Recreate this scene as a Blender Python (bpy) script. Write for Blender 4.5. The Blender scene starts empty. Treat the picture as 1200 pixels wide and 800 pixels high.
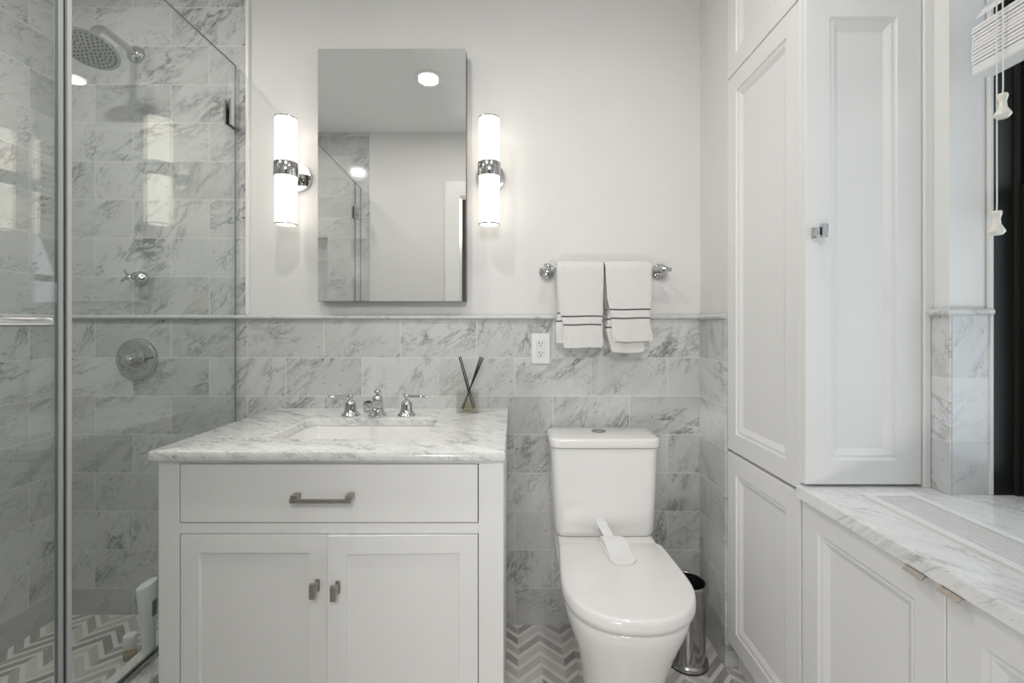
import bpy, bmesh, math, random
from mathutils import Vector, Matrix

S = bpy.context.scene
COL = S.collection
PI = math.pi
random.seed(4)

# ------------------------------------------------------------------ camera, exposure, world, lights
CAM_Y, CAM_Z = -1.887, 1.204
cam_d = bpy.data.cameras.new('camera')
cam = bpy.data.objects.new('camera', cam_d)
COL.objects.link(cam)
cam.location = (0, CAM_Y, CAM_Z)
cam.rotation_euler = (PI / 2, 0, 0)
cam_d.sensor_width = 36.0
cam_d.lens = 550 / 1200 * 36.0
cam_d.shift_x = -3 / 1200
cam_d.shift_y = -19 / 1200
cam_d.clip_start = 0.01
S.camera = cam
S.view_settings.view_transform = 'Standard'
S.view_settings.look = 'None'
S.view_settings.exposure = 0.32
S.view_settings.gamma = 1.0
S.view_settings.use_curve_mapping = False
S.cycles.use_denoising = True
S.cycles.max_bounces = 20
S.cycles.diffuse_bounces = 6
S.cycles.glossy_bounces = 12
S.cycles.transmission_bounces = 10
S.cycles.transparent_max_bounces = 24
S.cycles.sample_clamp_indirect = 6.0
S.cycles.caustics_refractive = False

world = bpy.data.worlds.new('world')
S.world = world
world.use_nodes = True
bgn = world.node_tree.nodes['Background']
bgn.inputs[0].default_value = (0.10, 0.13, 0.19, 1)
bgn.inputs[1].default_value = 0.35


def area_light(name, loc, rot, sx, sy, power, color, shape='RECTANGLE', spread=PI):
    d = bpy.data.lights.new(name, 'AREA')
    d.shape = shape
    d.size = sx
    d.size_y = sy
    d.energy = power
    d.color = color
    d.spread = spread
    o = bpy.data.objects.new(name, d)
    COL.objects.link(o)
    o.location = loc
    o.rotation_euler = rot
    return o


CEIL = 2.66
DOWN = [(-0.505, -0.965), (0.36, -0.965), (-1.47, -0.90)]
DOWN_W = [5.0, 3.0, 5.6]
for (lx, ly), lw in zip(DOWN, DOWN_W):
    area_light('downlight_lamp', (lx, ly, CEIL - 0.022), (0, 0, 0), 0.11, 0.11, lw, (1.0, 0.965, 0.92), 'DISK')
# daylight through the side window, plus two added fill lights unseen in the hall
area_light('window_daylight', (1.62, -1.25, 1.40), (0, math.radians(112), 0), 1.5, 0.95, 7.0, (0.90, 0.96, 1.0))
area_light('hall_fill', (0.05, -2.75, 2.25), (math.radians(62), 0, 0), 0.7, 0.5, 16.0, (1.0, 0.985, 0.96))  # added fill through the doorway for vanity front and back wall, no fixture
area_light('hall_up_fill', (-0.46, -2.70, 0.26), (math.radians(136), 0, math.radians(-12)), 0.40, 0.35, 10.0, (1.0, 0.985, 0.96))  # added fill aimed up through the doorway to brighten the ceiling, no fixture


# ------------------------------------------------------------------ materials
def new_mat(name):
    m = bpy.data.materials.new(name)
    m.use_nodes = True
    nt = m.node_tree
    for n in list(nt.nodes):
        nt.nodes.remove(n)
    out = nt.nodes.new('ShaderNodeOutputMaterial')
    return m, nt, out


def N(nt, t, **kw):
    n = nt.nodes.new(t)
    for k, v in kw.items():
        setattr(n, k, v)
    return n


def math_n(nt, op, a, b=None, c=None):
    n = N(nt, 'ShaderNodeMath', operation=op)
    for i, v in enumerate((a, b, c)):
        if v is None:
            continue
        if isinstance(v, (int, float)):
            n.inputs[i].default_value = v
        else:
            nt.links.new(v, n.inputs[i])
    return n.outputs[0]


def mix_col(nt, fac, a, b, mode='MIX'):
    n = N(nt, 'ShaderNodeMix', data_type='RGBA', blend_type=mode)
    for idx, v in ((0, fac), (6, a), (7, b)):
        if isinstance(v, (int, float)):
            n.inputs[idx].default_value = v
        elif isinstance(v, tuple):
            n.inputs[idx].default_value = (*v, 1) if len(v) == 3 else v
        else:
            nt.links.new(v, n.inputs[idx])
    return n.outputs[2]


def ramp(nt, fac, stops):
    n = N(nt, 'ShaderNodeValToRGB')
    cr = n.color_ramp
    while len(cr.elements) < len(stops):
        cr.elements.new(0.5)
    for e, (p, c) in zip(cr.elements, stops):
        e.position = p
        e.color = (c, c, c, 1) if isinstance(c, (int, float)) else (*c, 1)
    nt.links.new(fac, n.inputs[0])
    return n.outputs[0]


def principled(nt, out, **kw):
    p = N(nt, 'ShaderNodeBsdfPrincipled')
    nt.links.new(p.outputs[0], out.inputs[0])
    for k, v in kw.items():
        k2 = {'color': 'Base Color', 'rough': 'Roughness', 'metal': 'Metallic', 'spec': 'Specular IOR Level',
              'coat': 'Coat Weight', 'sheen': 'Sheen Weight', 'normal': 'Normal', 'emis': 'Emission Color',
              'emis_s': 'Emission Strength', 'trans': 'Transmission Weight', 'ior': 'IOR'}[k]
        s = p.inputs[k2]
        if isinstance(v, tuple):
            s.default_value = (*v, 1) if len(v) == 3 else v
        elif isinstance(v, (int, float)):
            s.default_value = v
        else:
            nt.links.new(v, s)
    return p


def bump(nt, h, strength=0.2, dist=0.01):
    b = N(nt, 'ShaderNodeBump')
    b.inputs['Strength'].default_value = strength
    b.inputs['Distance'].default_value = dist
    nt.links.new(h, b.inputs['Height'])
    return b.outputs[0]


def noise(nt, vec, scale, detail=4, rough=0.55, dist=0.0, w=None, dim=None):
    n = N(nt, 'ShaderNodeTexNoise', noise_dimensions=dim or ('4D' if w is not None else '3D'))
    n.inputs['Scale'].default_value = scale
    n.inputs['Detail'].default_value = detail
    n.inputs['Roughness'].default_value = rough
    n.inputs['Distortion'].default_value = dist
    if vec is not None:
        nt.links.new(vec, n.inputs['Vector'])
    if w is not None:
        nt.links.new(w, n.inputs['W'])
    return n.outputs['Fac']


def plain(name, color, rough=0.5, metal=0.0, var=0.02, nscale=6.0, spec=0.5, coat=0.0, bmp=0.0):
    """painted / moulded / metal surface: faint procedural variation of colour and gloss"""
    m, nt, out = new_mat(name)
    tc = N(nt, 'ShaderNodeTexCoord')
    nz = noise(nt, tc.outputs['Object'], nscale, 3)
    c2 = tuple(max(0, c * (1 - 3 * var)) for c in color)
    col = mix_col(nt, nz, color, c2)
    r = math_n(nt, 'MULTIPLY_ADD', nz, 0.12 * rough, rough * 0.94)
    kw = dict(color=col, rough=r, metal=metal, spec=spec, coat=coat)
    if bmp:
        kw['normal'] = bump(nt, noise(nt, tc.outputs['Object'], 260, 2), bmp, 0.002)
    principled(nt, out, **kw)
    return m


def brushed(name, color, rough=0.28):
    m, nt, out = new_mat(name)
    tc = N(nt, 'ShaderNodeTexCoord')
    mp = N(nt, 'ShaderNodeMapping')
    mp.inputs['Scale'].default_value = (40, 900, 900)
    nt.links.new(tc.outputs['Object'], mp.inputs[0])
    nz = noise(nt, mp.outputs[0], 1.0, 2)
    r = math_n(nt, 'MULTIPLY_ADD', nz, 0.15, rough - 0.07)
    principled(nt, out, color=mix_col(nt, nz, color, tuple(c * 0.85 for c in color)), rough=r, metal=1.0)
    return m


def rotated(nt, vec, ang, scale=(1, 1, 1)):
    mp = N(nt, 'ShaderNodeMapping')
    mp.inputs['Rotation'].default_value = ang
    nt.links.new(vec, mp.inputs[0])
    m2 = N(nt, 'ShaderNodeMapping')
    m2.inputs['Scale'].default_value = scale
    nt.links.new(mp.outputs[0], m2.inputs[0])
    return m2.outputs[0]


def marble_color(nt, vec, w, base, dark, amount=1.0, ang=(0, 0, 0.6), scale=1.0, warm=0.0):
    """carrara look in the plane of vec: soft cloud, diagonal veins, fine specks"""
    def wn(mult):
        return math_n(nt, 'MULTIPLY', w, mult) if w is not None else None
    if w is not None:
        vr = N(nt, 'ShaderNodeVectorRotate', rotation_type='Z_AXIS')
        nt.links.new(vec, vr.inputs['Vector'])
        f7 = math_n(nt, 'FRACT', math_n(nt, 'MULTIPLY', w, 7.31))
        nt.links.new(math_n(nt, 'MULTIPLY_ADD', f7, 1.1, -0.55), vr.inputs['Angle'])
        vec = vr.outputs[0]
    v0 = rotated(nt, vec, ang, (1.0, 2.6, 1.0))
    # warp
    wp = N(nt, 'ShaderNodeTexNoise', noise_dimensions='4D' if w is not None else '3D')
    wp.inputs['Scale'].default_value = 6 * scale
    wp.inputs['Detail'].default_value = 3
    nt.links.new(v0, wp.inputs['Vector'])
    if w is not None:
        nt.links.new(wn(31.0), wp.inputs['W'])
    vm = N(nt, 'ShaderNodeVectorMath', operation='MULTIPLY_ADD')
    nt.links.new(wp.outputs['Color'], vm.inputs[0])
    vm.inputs[1].default_value = (0.16 / scale,) * 3
    nt.links.new(v0, vm.inputs[2])
    v1 = vm.outputs[0]
    cloud = noise(nt, v1, 3.2 * scale, 5, 0.6, w=wn(17.0))
    n2 = noise(nt, v1, 4.2 * scale, 7, 0.62, 0.3, w=wn(47.0))
    ridge = math_n(nt, 'ABSOLUTE', math_n(nt, 'SUBTRACT', n2, 0.5))
    vein = ramp(nt, ridge, [(0.0, 1.0), (0.014, 0.45), (0.05, 0.0)])
    gate = ramp(nt, noise(nt, v0, 2.4 * scale, 3, 0.5, w=wn(61.0)), [(0.47, 0.0), (0.66, 1.0)])
    vein = math_n(nt, 'MULTIPLY', vein, gate)
    n3 = noise(nt, v1, 15 * scale, 5, 0.62, 0.2, w=wn(13.0))
    fine = ramp(nt, math_n(nt, 'ABSOLUTE', math_n(nt, 'SUBTRACT', n3, 0.5)), [(0.0, 1.0), (0.02, 0.3), (0.05, 0.0)])
    gate2 = ramp(nt, noise(nt, v0, 5.0 * scale, 2, 0.5, w=wn(91.0)), [(0.48, 0.0), (0.66, 1.0)])
    fine = math_n(nt, 'MULTIPLY', fine, gate2)
    speck = ramp(nt, noise(nt, rotated(nt, vec, ang, (1, 1.8, 1)), 44 * scale, 2, 0.5, w=wn(7.0)), [(0.68, 0.0), (0.74, 1.0)])
    cl = ramp(nt, cloud, [(0.30, 0.0), (0.72, 1.0)])
    mid = tuple(b * 0.80 + d * 0.20 for b, d in zip(base, dark))
    c = mix_col(nt, math_n(nt, 'MULTIPLY', cl, 0.75 * min(1.0, amount)), base, mid)
    if warm:
        g3 = ramp(nt, noise(nt, v1, 2.6 * scale, 4, 0.6, w=wn(71.0)), [(0.60, 0.0), (0.78, 1.0)])
        c = mix_col(nt, math_n(nt, 'MULTIPLY', g3, warm), c, (0.50, 0.43, 0.30))
    c = mix_col(nt, math_n(nt, 'MULTIPLY', vein, 0.80 * amount), c, dark)
    c = mix_col(nt, math_n(nt, 'MULTIPLY', fine, 0.62 * amount), c, dark)
    c = mix_col(nt, math_n(nt, 'MULTIPLY', speck, 0.65 * amount), c, tuple(d * 0.9 for d in dark))
    return c


TW, TH = 0.307, 0.1544


def tile_mat(name, axis, x0, flip=False, base=(0.635, 0.64, 0.635), dark=(0.16, 0.165, 0.17), amount=0.95, width=TW, warm=0.0, mirror=1):
    """running-bond marble tile; courses counted from the chair rail"""
    m, nt, out = new_mat(name)
    geo = N(nt, 'ShaderNodeNewGeometry')
    sep = N(nt, 'ShaderNodeSeparateXYZ')
    nt.links.new(geo.outputs['Position'], sep.inputs[0])
    a = sep.outputs[axis]
    z = sep.outputs[2]
    u = math_n(nt, 'MULTIPLY_ADD', a, float(mirror), -x0 * mirror + width * 40)
    up = math_n(nt, 'GREATER_THAN', z, 1.2365)
    zz = math_n(nt, 'SUBTRACT', z, math_n(nt, 'MULTIPLY_ADD', up, 0.017, 1.228 - 100 * TH))
    cb = N(nt, 'ShaderNodeCombineXYZ')
    nt.links.new(u, cb.inputs[0])
    nt.links.new(zz, cb.inputs[1])
    br = N(nt, 'ShaderNodeTexBrick')
    br.offset = 0.5
    br.inputs['Color1'].default_value = (0, 0, 0, 1)
    br.inputs['Color2'].default_value = (1, 1, 1, 1)
    br.inputs['Mortar'].default_value = (0.5, 0.5, 0.5, 1)
    br.inputs['Scale'].default_value = 1.0
    br.inputs['Mortar Size'].default_value = 0.0011
    br.inputs['Mortar Smooth'].default_value = 0.1
    br.inputs['Brick Width'].default_value = width
    br.inputs['Row Height'].default_value = TH
    nt.links.new(cb.outputs[0], br.inputs['Vector'])
    idv = N(nt, 'ShaderNodeRGBToBW')
    nt.links.new(br.outputs['Color'], idv.inputs[0])
    rid = idv.outputs[0]
    c = marble_color(nt, cb.outputs[0], rid, base, dark, amount, (0, 0, -0.75), 1.3, warm)
    # each slab cut from another part of the block: a touch lighter or darker
    tone = math_n(nt, 'MULTIPLY_ADD', math_n(nt, 'FRACT', math_n(nt, 'MULTIPLY', rid, 13.7)), 0.22, 0.87)
    tc = N(nt, 'ShaderNodeCombineColor')
    for i in range(3):
        nt.links.new(tone, tc.inputs[i])
    c = mix_col(nt, 1.0, c, tc.outputs[0], 'MULTIPLY')
    c = mix_col(nt, br.outputs['Fac'], c, (0.74, 0.74, 0.72))
    h = math_n(nt, 'SUBTRACT', 1.0, br.outputs['Fac'])
    r = math_n(nt, 'MULTIPLY_ADD', br.outputs['Fac'], 0.4, 0.11)
    principled(nt, out, color=c, rough=r, normal=bump(nt, h, 0.25, 0.001))
    return m


def slab_mat(name, base, dark, amount, ang, scale, rough=0.14):
    m, nt, out = new_mat(name)
    geo = N(nt, 'ShaderNodeNewGeometry')
    # fold z into y so that edges carry the vein too
    sep = N(nt, 'ShaderNodeSeparateXYZ')
    nt.links.new(geo.outputs['Position'], sep.inputs[0])
    cb = N(nt, 'ShaderNodeCombineXYZ')
    nt.links.new(sep.outputs[0], cb.inputs[0])
    nt.links.new(math_n(nt, 'ADD', sep.outputs[1], sep.outputs[2]), cb.inputs[1])
    nt.links.new(math_n(nt, 'MULTIPLY', sep.outputs[2], 0.5), cb.inputs[2])
    c = marble_color(nt, cb.outputs[0], None, base, dark, amount, ang, scale)
    principled(nt, out, color=c, rough=rough)
    return m


def chevron_mat(name, x0, cw=0.081, pitch=0.057, white=0.36):
    m, nt, out = new_mat(name)
    geo = N(nt, 'ShaderNodeNewGeometry')
    sep = N(nt, 'ShaderNodeSeparateXYZ')
    nt.links.new(geo.outputs['Position'], sep.inputs[0])
    X, Y = sep.outputs[0], sep.outputs[1]
    xx = math_n(nt, 'ADD', X, -x0 + cw * 60)
    u = math_n(nt, 'PINGPONG', xx, cw)
    v = math_n(nt, 'SUBTRACT', math_n(nt, 'ADD', Y, 10.0), u)
    q = math_n(nt, 'DIVIDE', v, pitch)
    row = math_n(nt, 'FLOOR', q)
    fr = math_n(nt, 'FRACT', q)
    colid = math_n(nt, 'FLOOR', math_n(nt, 'DIVIDE', xx, cw))
    fx = math_n(nt, 'FRACT', math_n(nt, 'DIVIDE', xx, cw))
    iswhite = math_n(nt, 'LESS_THAN', fr, white)
    # random tone per strip
    cb = N(nt, 'ShaderNodeCombineXYZ')
    nt.links.new(row, cb.inputs[0])
    nt.links.new(colid, cb.inputs[1])
    wn = N(nt, 'ShaderNodeTexWhiteNoise', noise_dimensions='2D')
    nt.links.new(cb.outputs[0], wn.inputs['Vector'])
    rnd = wn.outputs['Value']
    # grain runs along the strip
    par = math_n(nt, 'MODULO', colid, 2.0)
    sgn = math_n(nt, 'MULTIPLY_ADD', par, -2.0, 1.0)
    along = math_n(nt, 'ADD', math_n(nt, 'MULTIPLY', X, sgn), Y)
    across = math_n(nt, 'SUBTRACT', Y, math_n(nt, 'MULTIPLY', X, sgn))
    cg = N(nt, 'ShaderNodeCombineXYZ')
    nt.links.new(math_n(nt, 'MULTIPLY', along, 14.0), cg.inputs[0])
    nt.links.new(math_n(nt, 'MULTIPLY', across, 75.0), cg.inputs[1])
    nt.links.new(math_n(nt, 'MULTIPLY', rnd, 37.0), cg.inputs[2])
    grain = noise(nt, cg.outputs[0], 1.0, 4, 0.6, 0.4)
    t = math_n(nt, 'MULTIPLY_ADD', grain, 0.55, math_n(nt, 'MULTIPLY_ADD', rnd, 0.75, -0.22))
    grey = ramp(nt, t, [(0.0, (0.29, 0.275, 0.26)), (0.35, (0.46, 0.44, 0.42)), (0.8, (0.67, 0.645, 0.62))])
    wht = mix_col(nt, grain, (0.80, 0.79, 0.76), (0.70, 0.69, 0.67))
    c = mix_col(nt, iswhite, grey, wht)
    # joints
    e1 = math_n(nt, 'LESS_THAN', math_n(nt, 'ABSOLUTE', math_n(nt, 'SUBTRACT', math_n(nt, 'ABSOLUTE', math_n(nt, 'SUBTRACT', fx, 0.5)), 0.5)), 0.014)
    e2 = math_n(nt, 'LESS_THAN', fr, 0.03)
    e3 = math_n(nt, 'LESS_THAN', math_n(nt, 'ABSOLUTE', math_n(nt, 'SUBTRACT', fr, white)), 0.015)
    e = math_n(nt, 'MAXIMUM', e1, math_n(nt, 'MAXIMUM', e2, e3))
    c = mix_col(nt, math_n(nt, 'MULTIPLY', e, 0.8), c, (0.68, 0.67, 0.65))
    principled(nt, out, color=c, rough=0.22)
    return m


def thin_glass(name, tint=(0.955, 0.975, 0.965), f0=0.055):
    """thin sheet: passes straight through, reflects by Schlick's law on each face"""
    m, nt, out = new_mat(name)
    geo = N(nt, 'ShaderNodeNewGeometry')
    dt = N(nt, 'ShaderNodeVectorMath', operation='DOT_PRODUCT')
    nt.links.new(geo.outputs['Incoming'], dt.inputs[0])
    nt.links.new(geo.outputs['Normal'], dt.inputs[1])
    c = math_n(nt, 'ABSOLUTE', dt.outputs['Value'])
    k = math_n(nt, 'POWER', math_n(nt, 'SUBTRACT', 1.0, c), 5.0)
    f = math_n(nt, 'MULTIPLY_ADD', k, 1 - f0, f0)
    tr = N(nt, 'ShaderNodeBsdfTransparent')
    tr.inputs[0].default_value = (*tint, 1)
    gl = N(nt, 'ShaderNodeBsdfGlossy')
    gl.inputs['Roughness'].default_value = 0.0
    gl.inputs['Color'].default_value = (1, 1, 1, 1)
    mx = N(nt, 'ShaderNodeMixShader')
    nt.links.new(f, mx.inputs[0])
    nt.links.new(tr.outputs[0], mx.inputs[1])
    nt.links.new(gl.outputs[0], mx.inputs[2])
    nt.links.new(mx.outputs[0], out.inputs[0])
    return m


def emit(name, color, strength):
    m, nt, out = new_mat(name)
    e = N(nt, 'ShaderNodeEmission')
    e.inputs[0].default_value = (*color, 1)
    e.inputs[1].default_value = strength
    nt.links.new(e.outputs[0], out.inputs[0])
    return m


def terry_mat(name, color):
    m, nt, out = new_mat(name)
    tc = N(nt, 'ShaderNodeTexCoord')
    n1 = noise(nt, tc.outputs['Object'], 330, 2, 0.6)
    n2 = noise(nt, tc.outputs['Object'], 30, 3, 0.6)
    h = math_n(nt, 'MULTIPLY_ADD', n2, 0.8, n1)
    c = mix_col(nt, n1, color, tuple(v * 0.86 for v in color))
    principled(nt, out, color=c, rough=0.95, sheen=0.3, spec=0.1, normal=bump(nt, h, 0.9, 0.005))
    return m


M = {}
M['paint'] = plain('wall_paint', (0.745, 0.74, 0.73), 0.55, bmp=0.05)
M['ceiling'] = plain('ceiling_paint', (0.90, 0.90, 0.895), 0.7)
M['cabinet'] = plain('cabinet_lacquer', (0.79, 0.785, 0.775), 0.45, var=0.008)
M['cabinet_tall'] = plain('tall_cabinet_lacquer', (0.80, 0.80, 0.80), 0.42, var=0.008)
M['trimwhite'] = plain('trim_lacquer', (0.83, 0.83, 0.82), 0.35)
M['hall'] = plain('hall_paint', (0.16, 0.155, 0.15), 0.6)
M['tile_back'] = tile_mat('marble_tile_facing_room', 0, -1.6876, warm=0.40, amount=1.3)
M['tile_left'] = tile_mat('marble_tile_shower_side', 1, -0.127, warm=0.2, amount=1.3)
M['tile_right'] = tile_mat('marble_tile_return', 1, -0.092)
M['tile_front'] = tile_mat('marble_tile_doorway_side', 0, -1.55)
M['tile_pillar'] = tile_mat('marble_tile_window_pillar', 0, 1.157, base=(0.70, 0.71, 0.72), amount=0.55, width=1.0)
M['tile_pillar_side'] = tile_mat('marble_tile_window_pillar_side', 1, -0.60, base=(0.70, 0.71, 0.72), amount=1.0, width=1.0)
M['rail'] = slab_mat('marble_rail', (0.66, 0.665, 0.66), (0.22, 0.225, 0.23), 0.9, (0, 0, 0.4), 2.5)
M['counter'] = slab_mat('carrara_counter', (0.86, 0.86, 0.845), (0.15, 0.155, 0.16), 1.2, (0, 0, 0.45), 3.8)
M['sillstone'] = slab_mat('carrara_sill', (0.84, 0.845, 0.85), (0.28, 0.285, 0.295), 0.9, (0, 0, 1.0), 2.8)
M['curb'] = slab_mat('marble_curb', (0.76, 0.755, 0.74), (0.30, 0.30, 0.30), 0.9, (0, 0, 0.9), 1.6)
M['chevron'] = chevron_mat('chevron_floor', 0.0137)
M['chevron_shower'] = chevron_mat('chevron_shower_floor', 0.0137)
M['chrome'] = plain('chrome', (0.60, 0.605, 0.615), 0.05, 1.0, var=0.01)
M['chrome_bright'] = plain('polished_chrome', (0.82, 0.82, 0.83), 0.06, 1.0, var=0.01)
M['chrome_dull'] = plain('satin_chrome', (0.50, 0.50, 0.50), 0.16, 1.0, var=0.01)
M['nickel'] = brushed('brushed_nickel', (0.46, 0.43, 0.39))
M['nickel_edge'] = brushed('brushed_nickel_light', (0.62, 0.59, 0.55), 0.22)
M['steel'] = brushed('bin_steel', (0.46, 0.46, 0.46), 0.12)
M['black'] = plain('black_liner', (0.012, 0.012, 0.012), 0.4)
M['blackframe'] = plain('black_window_metal', (0.013, 0.014, 0.015), 0.38)
M['brownstrip'] = plain('brown_weatherstrip', (0.025, 0.018, 0.012), 0.6)
M['porcelain'] = plain('porcelain', (0.86, 0.855, 0.84), 0.07, var=0.004, coat=0.4)
M['seatplastic'] = plain('seat_plastic', (0.86, 0.85, 0.84), 0.14, var=0.004)
M['whiteplastic'] = plain('white_plastic', (0.86, 0.86, 0.86), 0.3, var=0.006)
M['outlet'] = plain('outlet_plastic', (0.80, 0.81, 0.83), 0.3, var=0.006)
M['outletface'] = plain('outlet_insert_plastic', (0.74, 0.75, 0.77), 0.3, var=0.006)
M['slot'] = plain('dark_slot', (0.02, 0.02, 0.02), 0.6)
M['mirror'] = plain('mirror_silver', (0.90, 0.905, 0.90), 0.004, 1.0, var=0.0)
M['mirror_edge'] = plain('mirror_edge', (0.13, 0.13, 0.13), 0.45, 0.3)
M['glass'] = thin_glass('shower_glass')
M['glassedge'] = plain('glass_edge', (0.20, 0.23, 0.225), 0.1, spec=0.6)
M['pane'] = thin_glass('window_pane_glass', (0.93, 0.95, 0.95))
M['seal'] = plain('vinyl_seal', (0.55, 0.57, 0.57), 0.3)
M['sealdark'] = plain('grey_seal', (0.45, 0.475, 0.47), 0.3)
M['jar'] = thin_glass('diffuser_glass', (0.925, 0.93, 0.91), 0.10)
M['oil'] = thin_glass('pale_yellow_oil', (0.93, 0.88, 0.68), 0.03)
M['reed'] = plain('black_reed', (0.012, 0.011, 0.011), 0.7)
M['terry'] = terry_mat('white_terry', (0.87, 0.865, 0.845))
M['stripe'] = terry_mat('grey_stripe', (0.13, 0.13, 0.13))
M['blind'] = plain('blind_slat_white', (0.84, 0.84, 0.84), 0.4)
M['cord'] = plain('cord_white', (0.82, 0.82, 0.80), 0.7)
M['ivory'] = plain('ivory_tassel', (0.84, 0.82, 0.75), 0.3)
M['grille'] = plain('grille_white', (0.84, 0.845, 0.85), 0.35)
M['grilledark'] = plain('grille_duct', (0.08, 0.08, 0.08), 0.8)
M['gold'] = plain('gold_collar', (0.75, 0.52, 0.22), 0.2, 1.0)
M['amber'] = plain('amber_bottle', (0.42, 0.36, 0.27), 0.12)
M['greylabel'] = plain('grey_label', (0.18, 0.18, 0.185), 0.5)
M['shade'] = emit('sconce_glow', (1.0, 0.915, 0.80), 2.2)
M['downlight'] = emit('downlight_glow', (1.0, 0.97, 0.93), 6.0)
M['rubber'] = plain('dark_rubber', (0.03, 0.03, 0.03), 0.6)

# ------------------------------------------------------------------ mesh helpers
WORLD = {}


def mesh_obj(name, bm, mat, parent=None, smooth=False, origin=None, angle=38):
    base = Vector(WORLD.get(parent.name, (0, 0, 0))) if parent else Vector((0, 0, 0))
    org = Vector(origin) if origin is not None else (base if parent else Vector((0, 0, 0)))
    bmesh.ops.recalc_face_normals(bm, faces=bm.faces[:])
    bmesh.ops.translate(bm, verts=bm.verts[:], vec=-org)
    me = bpy.data.meshes.new(name)
    bm.to_mesh(me)
    bm.free()
    for mm in (mat if isinstance(mat, (list, tuple)) else [mat]):
        me.materials.append(mm)
    if smooth:
        for p in me.polygons:
            p.use_smooth = True
        me.set_sharp_from_angle(angle=math.radians(angle))
    o = bpy.data.objects.new(name, me)
    COL.objects.link(o)
    if parent:
        o.parent = parent
    o.location = org - base
    WORLD[o.name] = tuple(org)
    return o


def thing(name, label, cat, loc, group=None):
    o = bpy.data.objects.new(name, None)
    o.empty_display_size = 0.05
    COL.objects.link(o)
    o.location = loc
    WORLD[o.name] = tuple(loc)
    tag(o, label, cat, group)
    return o


def tag(o, label, cat, group=None):
    o['label'] = label
    o['category'] = cat
    if group:
        o['group'] = group
    return o


def struct(name, bm, mat, parent=None, smooth=False, label=None):
    o = mesh_obj(name, bm, mat, parent, smooth)
    if parent is None:
        o['kind'] = 'structure'
    if label:
        o['label'] = label
    return o


def copy_thing(root, loc, label):
    r = root.copy()
    COL.objects.link(r)
    r.location = loc
    r['label'] = label
    for ch in list(root.children):
        c = ch.copy()
        COL.objects.link(c)
        c.parent = r
        for g in list(ch.children):
            d = g.copy()
            COL.objects.link(d)
            d.parent = c
    return r


def BM():
    return bmesh.new()


def box(bm, x0, x1, y0, y1, z0, z1, bev=0.0, seg=2, mi=0):
    x0, x1 = min(x0, x1), max(x0, x1)
    y0, y1 = min(y0, y1), max(y0, y1)
    z0, z1 = min(z0, z1), max(z0, z1)
    t = bmesh.new()
    vs = [t.verts.new((x, y, z)) for x in (x0, x1) for y in (y0, y1) for z in (z0, z1)]
    for f in ((0, 1, 3, 2), (4, 6, 7, 5), (0, 4, 5, 1), (2, 3, 7, 6), (0, 2, 6, 4), (1, 5, 7, 3)):
        t.faces.new([vs[i] for i in f])
    if bev > 0:
        bmesh.ops.bevel(t, geom=t.edges[:], offset=bev, segments=seg, affect='EDGES', profile=0.5, clamp_overlap=True)
    merge(bm, t, mi)


def merge(bm, t, mi=0):
    mp = {}
    for v in t.verts:
        mp[v] = bm.verts.new(v.co)
    for f in t.faces:
        try:
            nf = bm.faces.new([mp[v] for v in f.verts])
            nf.material_index = mi if mi else f.material_index
        except ValueError:
            pass
    t.free()


def loft(bm, rings, cap0=True, cap1=True, closed=False, mi=0):
    rv = [[bm.verts.new(p) for p in r] for r in rings]
    n = len(rv[0])
    pairs = list(zip(rv, rv[1:]))
    if closed:
        pairs.append((rv[-1], rv[0]))
    for a, b in pairs:
        for i in range(n):
            j = (i + 1) % n
            f = bm.faces.new((a[i], a[j], b[j], b[i]))
            f.material_index = mi
    if not closed:
        if cap0:
            bm.faces.new(rv[0]).material_index = mi
        if cap1:
            bm.faces.new(list(reversed(rv[-1]))).material_index = mi
    return rv


def frame_from(axis):
    a = Vector(axis).normalized()
    h = Vector((0, 0, 1)) if abs(a.z) < 0.9 else Vector((1, 0, 0))
    u = h.cross(a).normalized()
    v = a.cross(u)
    return a, u, v


def lathe(bm, prof, center, axis=(0, 0, 1), n=40, mi=0, sx=1.0, sy=1.0):
    """prof: list of (radius, distance along axis)"""
    a, u, v = frame_from(axis)
    c = Vector(center)
    rings = []
    for r, h in prof:
        r = max(r, 1e-5)
        rings.append([c + a * h + u * (r * sx * math.cos(2 * PI * i / n)) + v * (r * sy * math.sin(2 * PI * i / n)) for i in range(n)])
    loft(bm, rings, mi=mi)


def tube(bm, pts, r, n=14, mi=0, caps=True):
    pts = [Vector(p) for p in pts]
    rs = r if isinstance(r, (list, tuple)) else [r] * len(pts)
    rings = []
    u = None
    for i, p in enumerate(pts):
        if i == 0:
            t = pts[1] - p
        elif i == len(pts) - 1:
            t = p - pts[i - 1]
        else:
            t = (pts[i + 1] - p).normalized() + (p - pts[i - 1]).normalized()
        t.normalize()
        if u is None:
            _, u, v = frame_from(t)
        else:
            u = (u - t * u.dot(t)).normalized()
            v = t.cross(u)
        rings.append([p + u * (rs[i] * math.cos(2 * PI * k / n)) + v * (rs[i] * math.sin(2 * PI * k / n)) for k in range(n)])
    loft(bm, rings, caps, caps, mi=mi)


def bez(p0, p1, p2, p3, n=10):
    out = []
    p0, p1, p2, p3 = map(Vector, (p0, p1, p2, p3))
    for i in range(n + 1):
        t = i / n
        out.append(p0 * (1 - t) ** 3 + p1 * 3 * t * (1 - t) ** 2 + p2 * 3 * t * t * (1 - t) + p3 * t ** 3)
    return out


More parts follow.
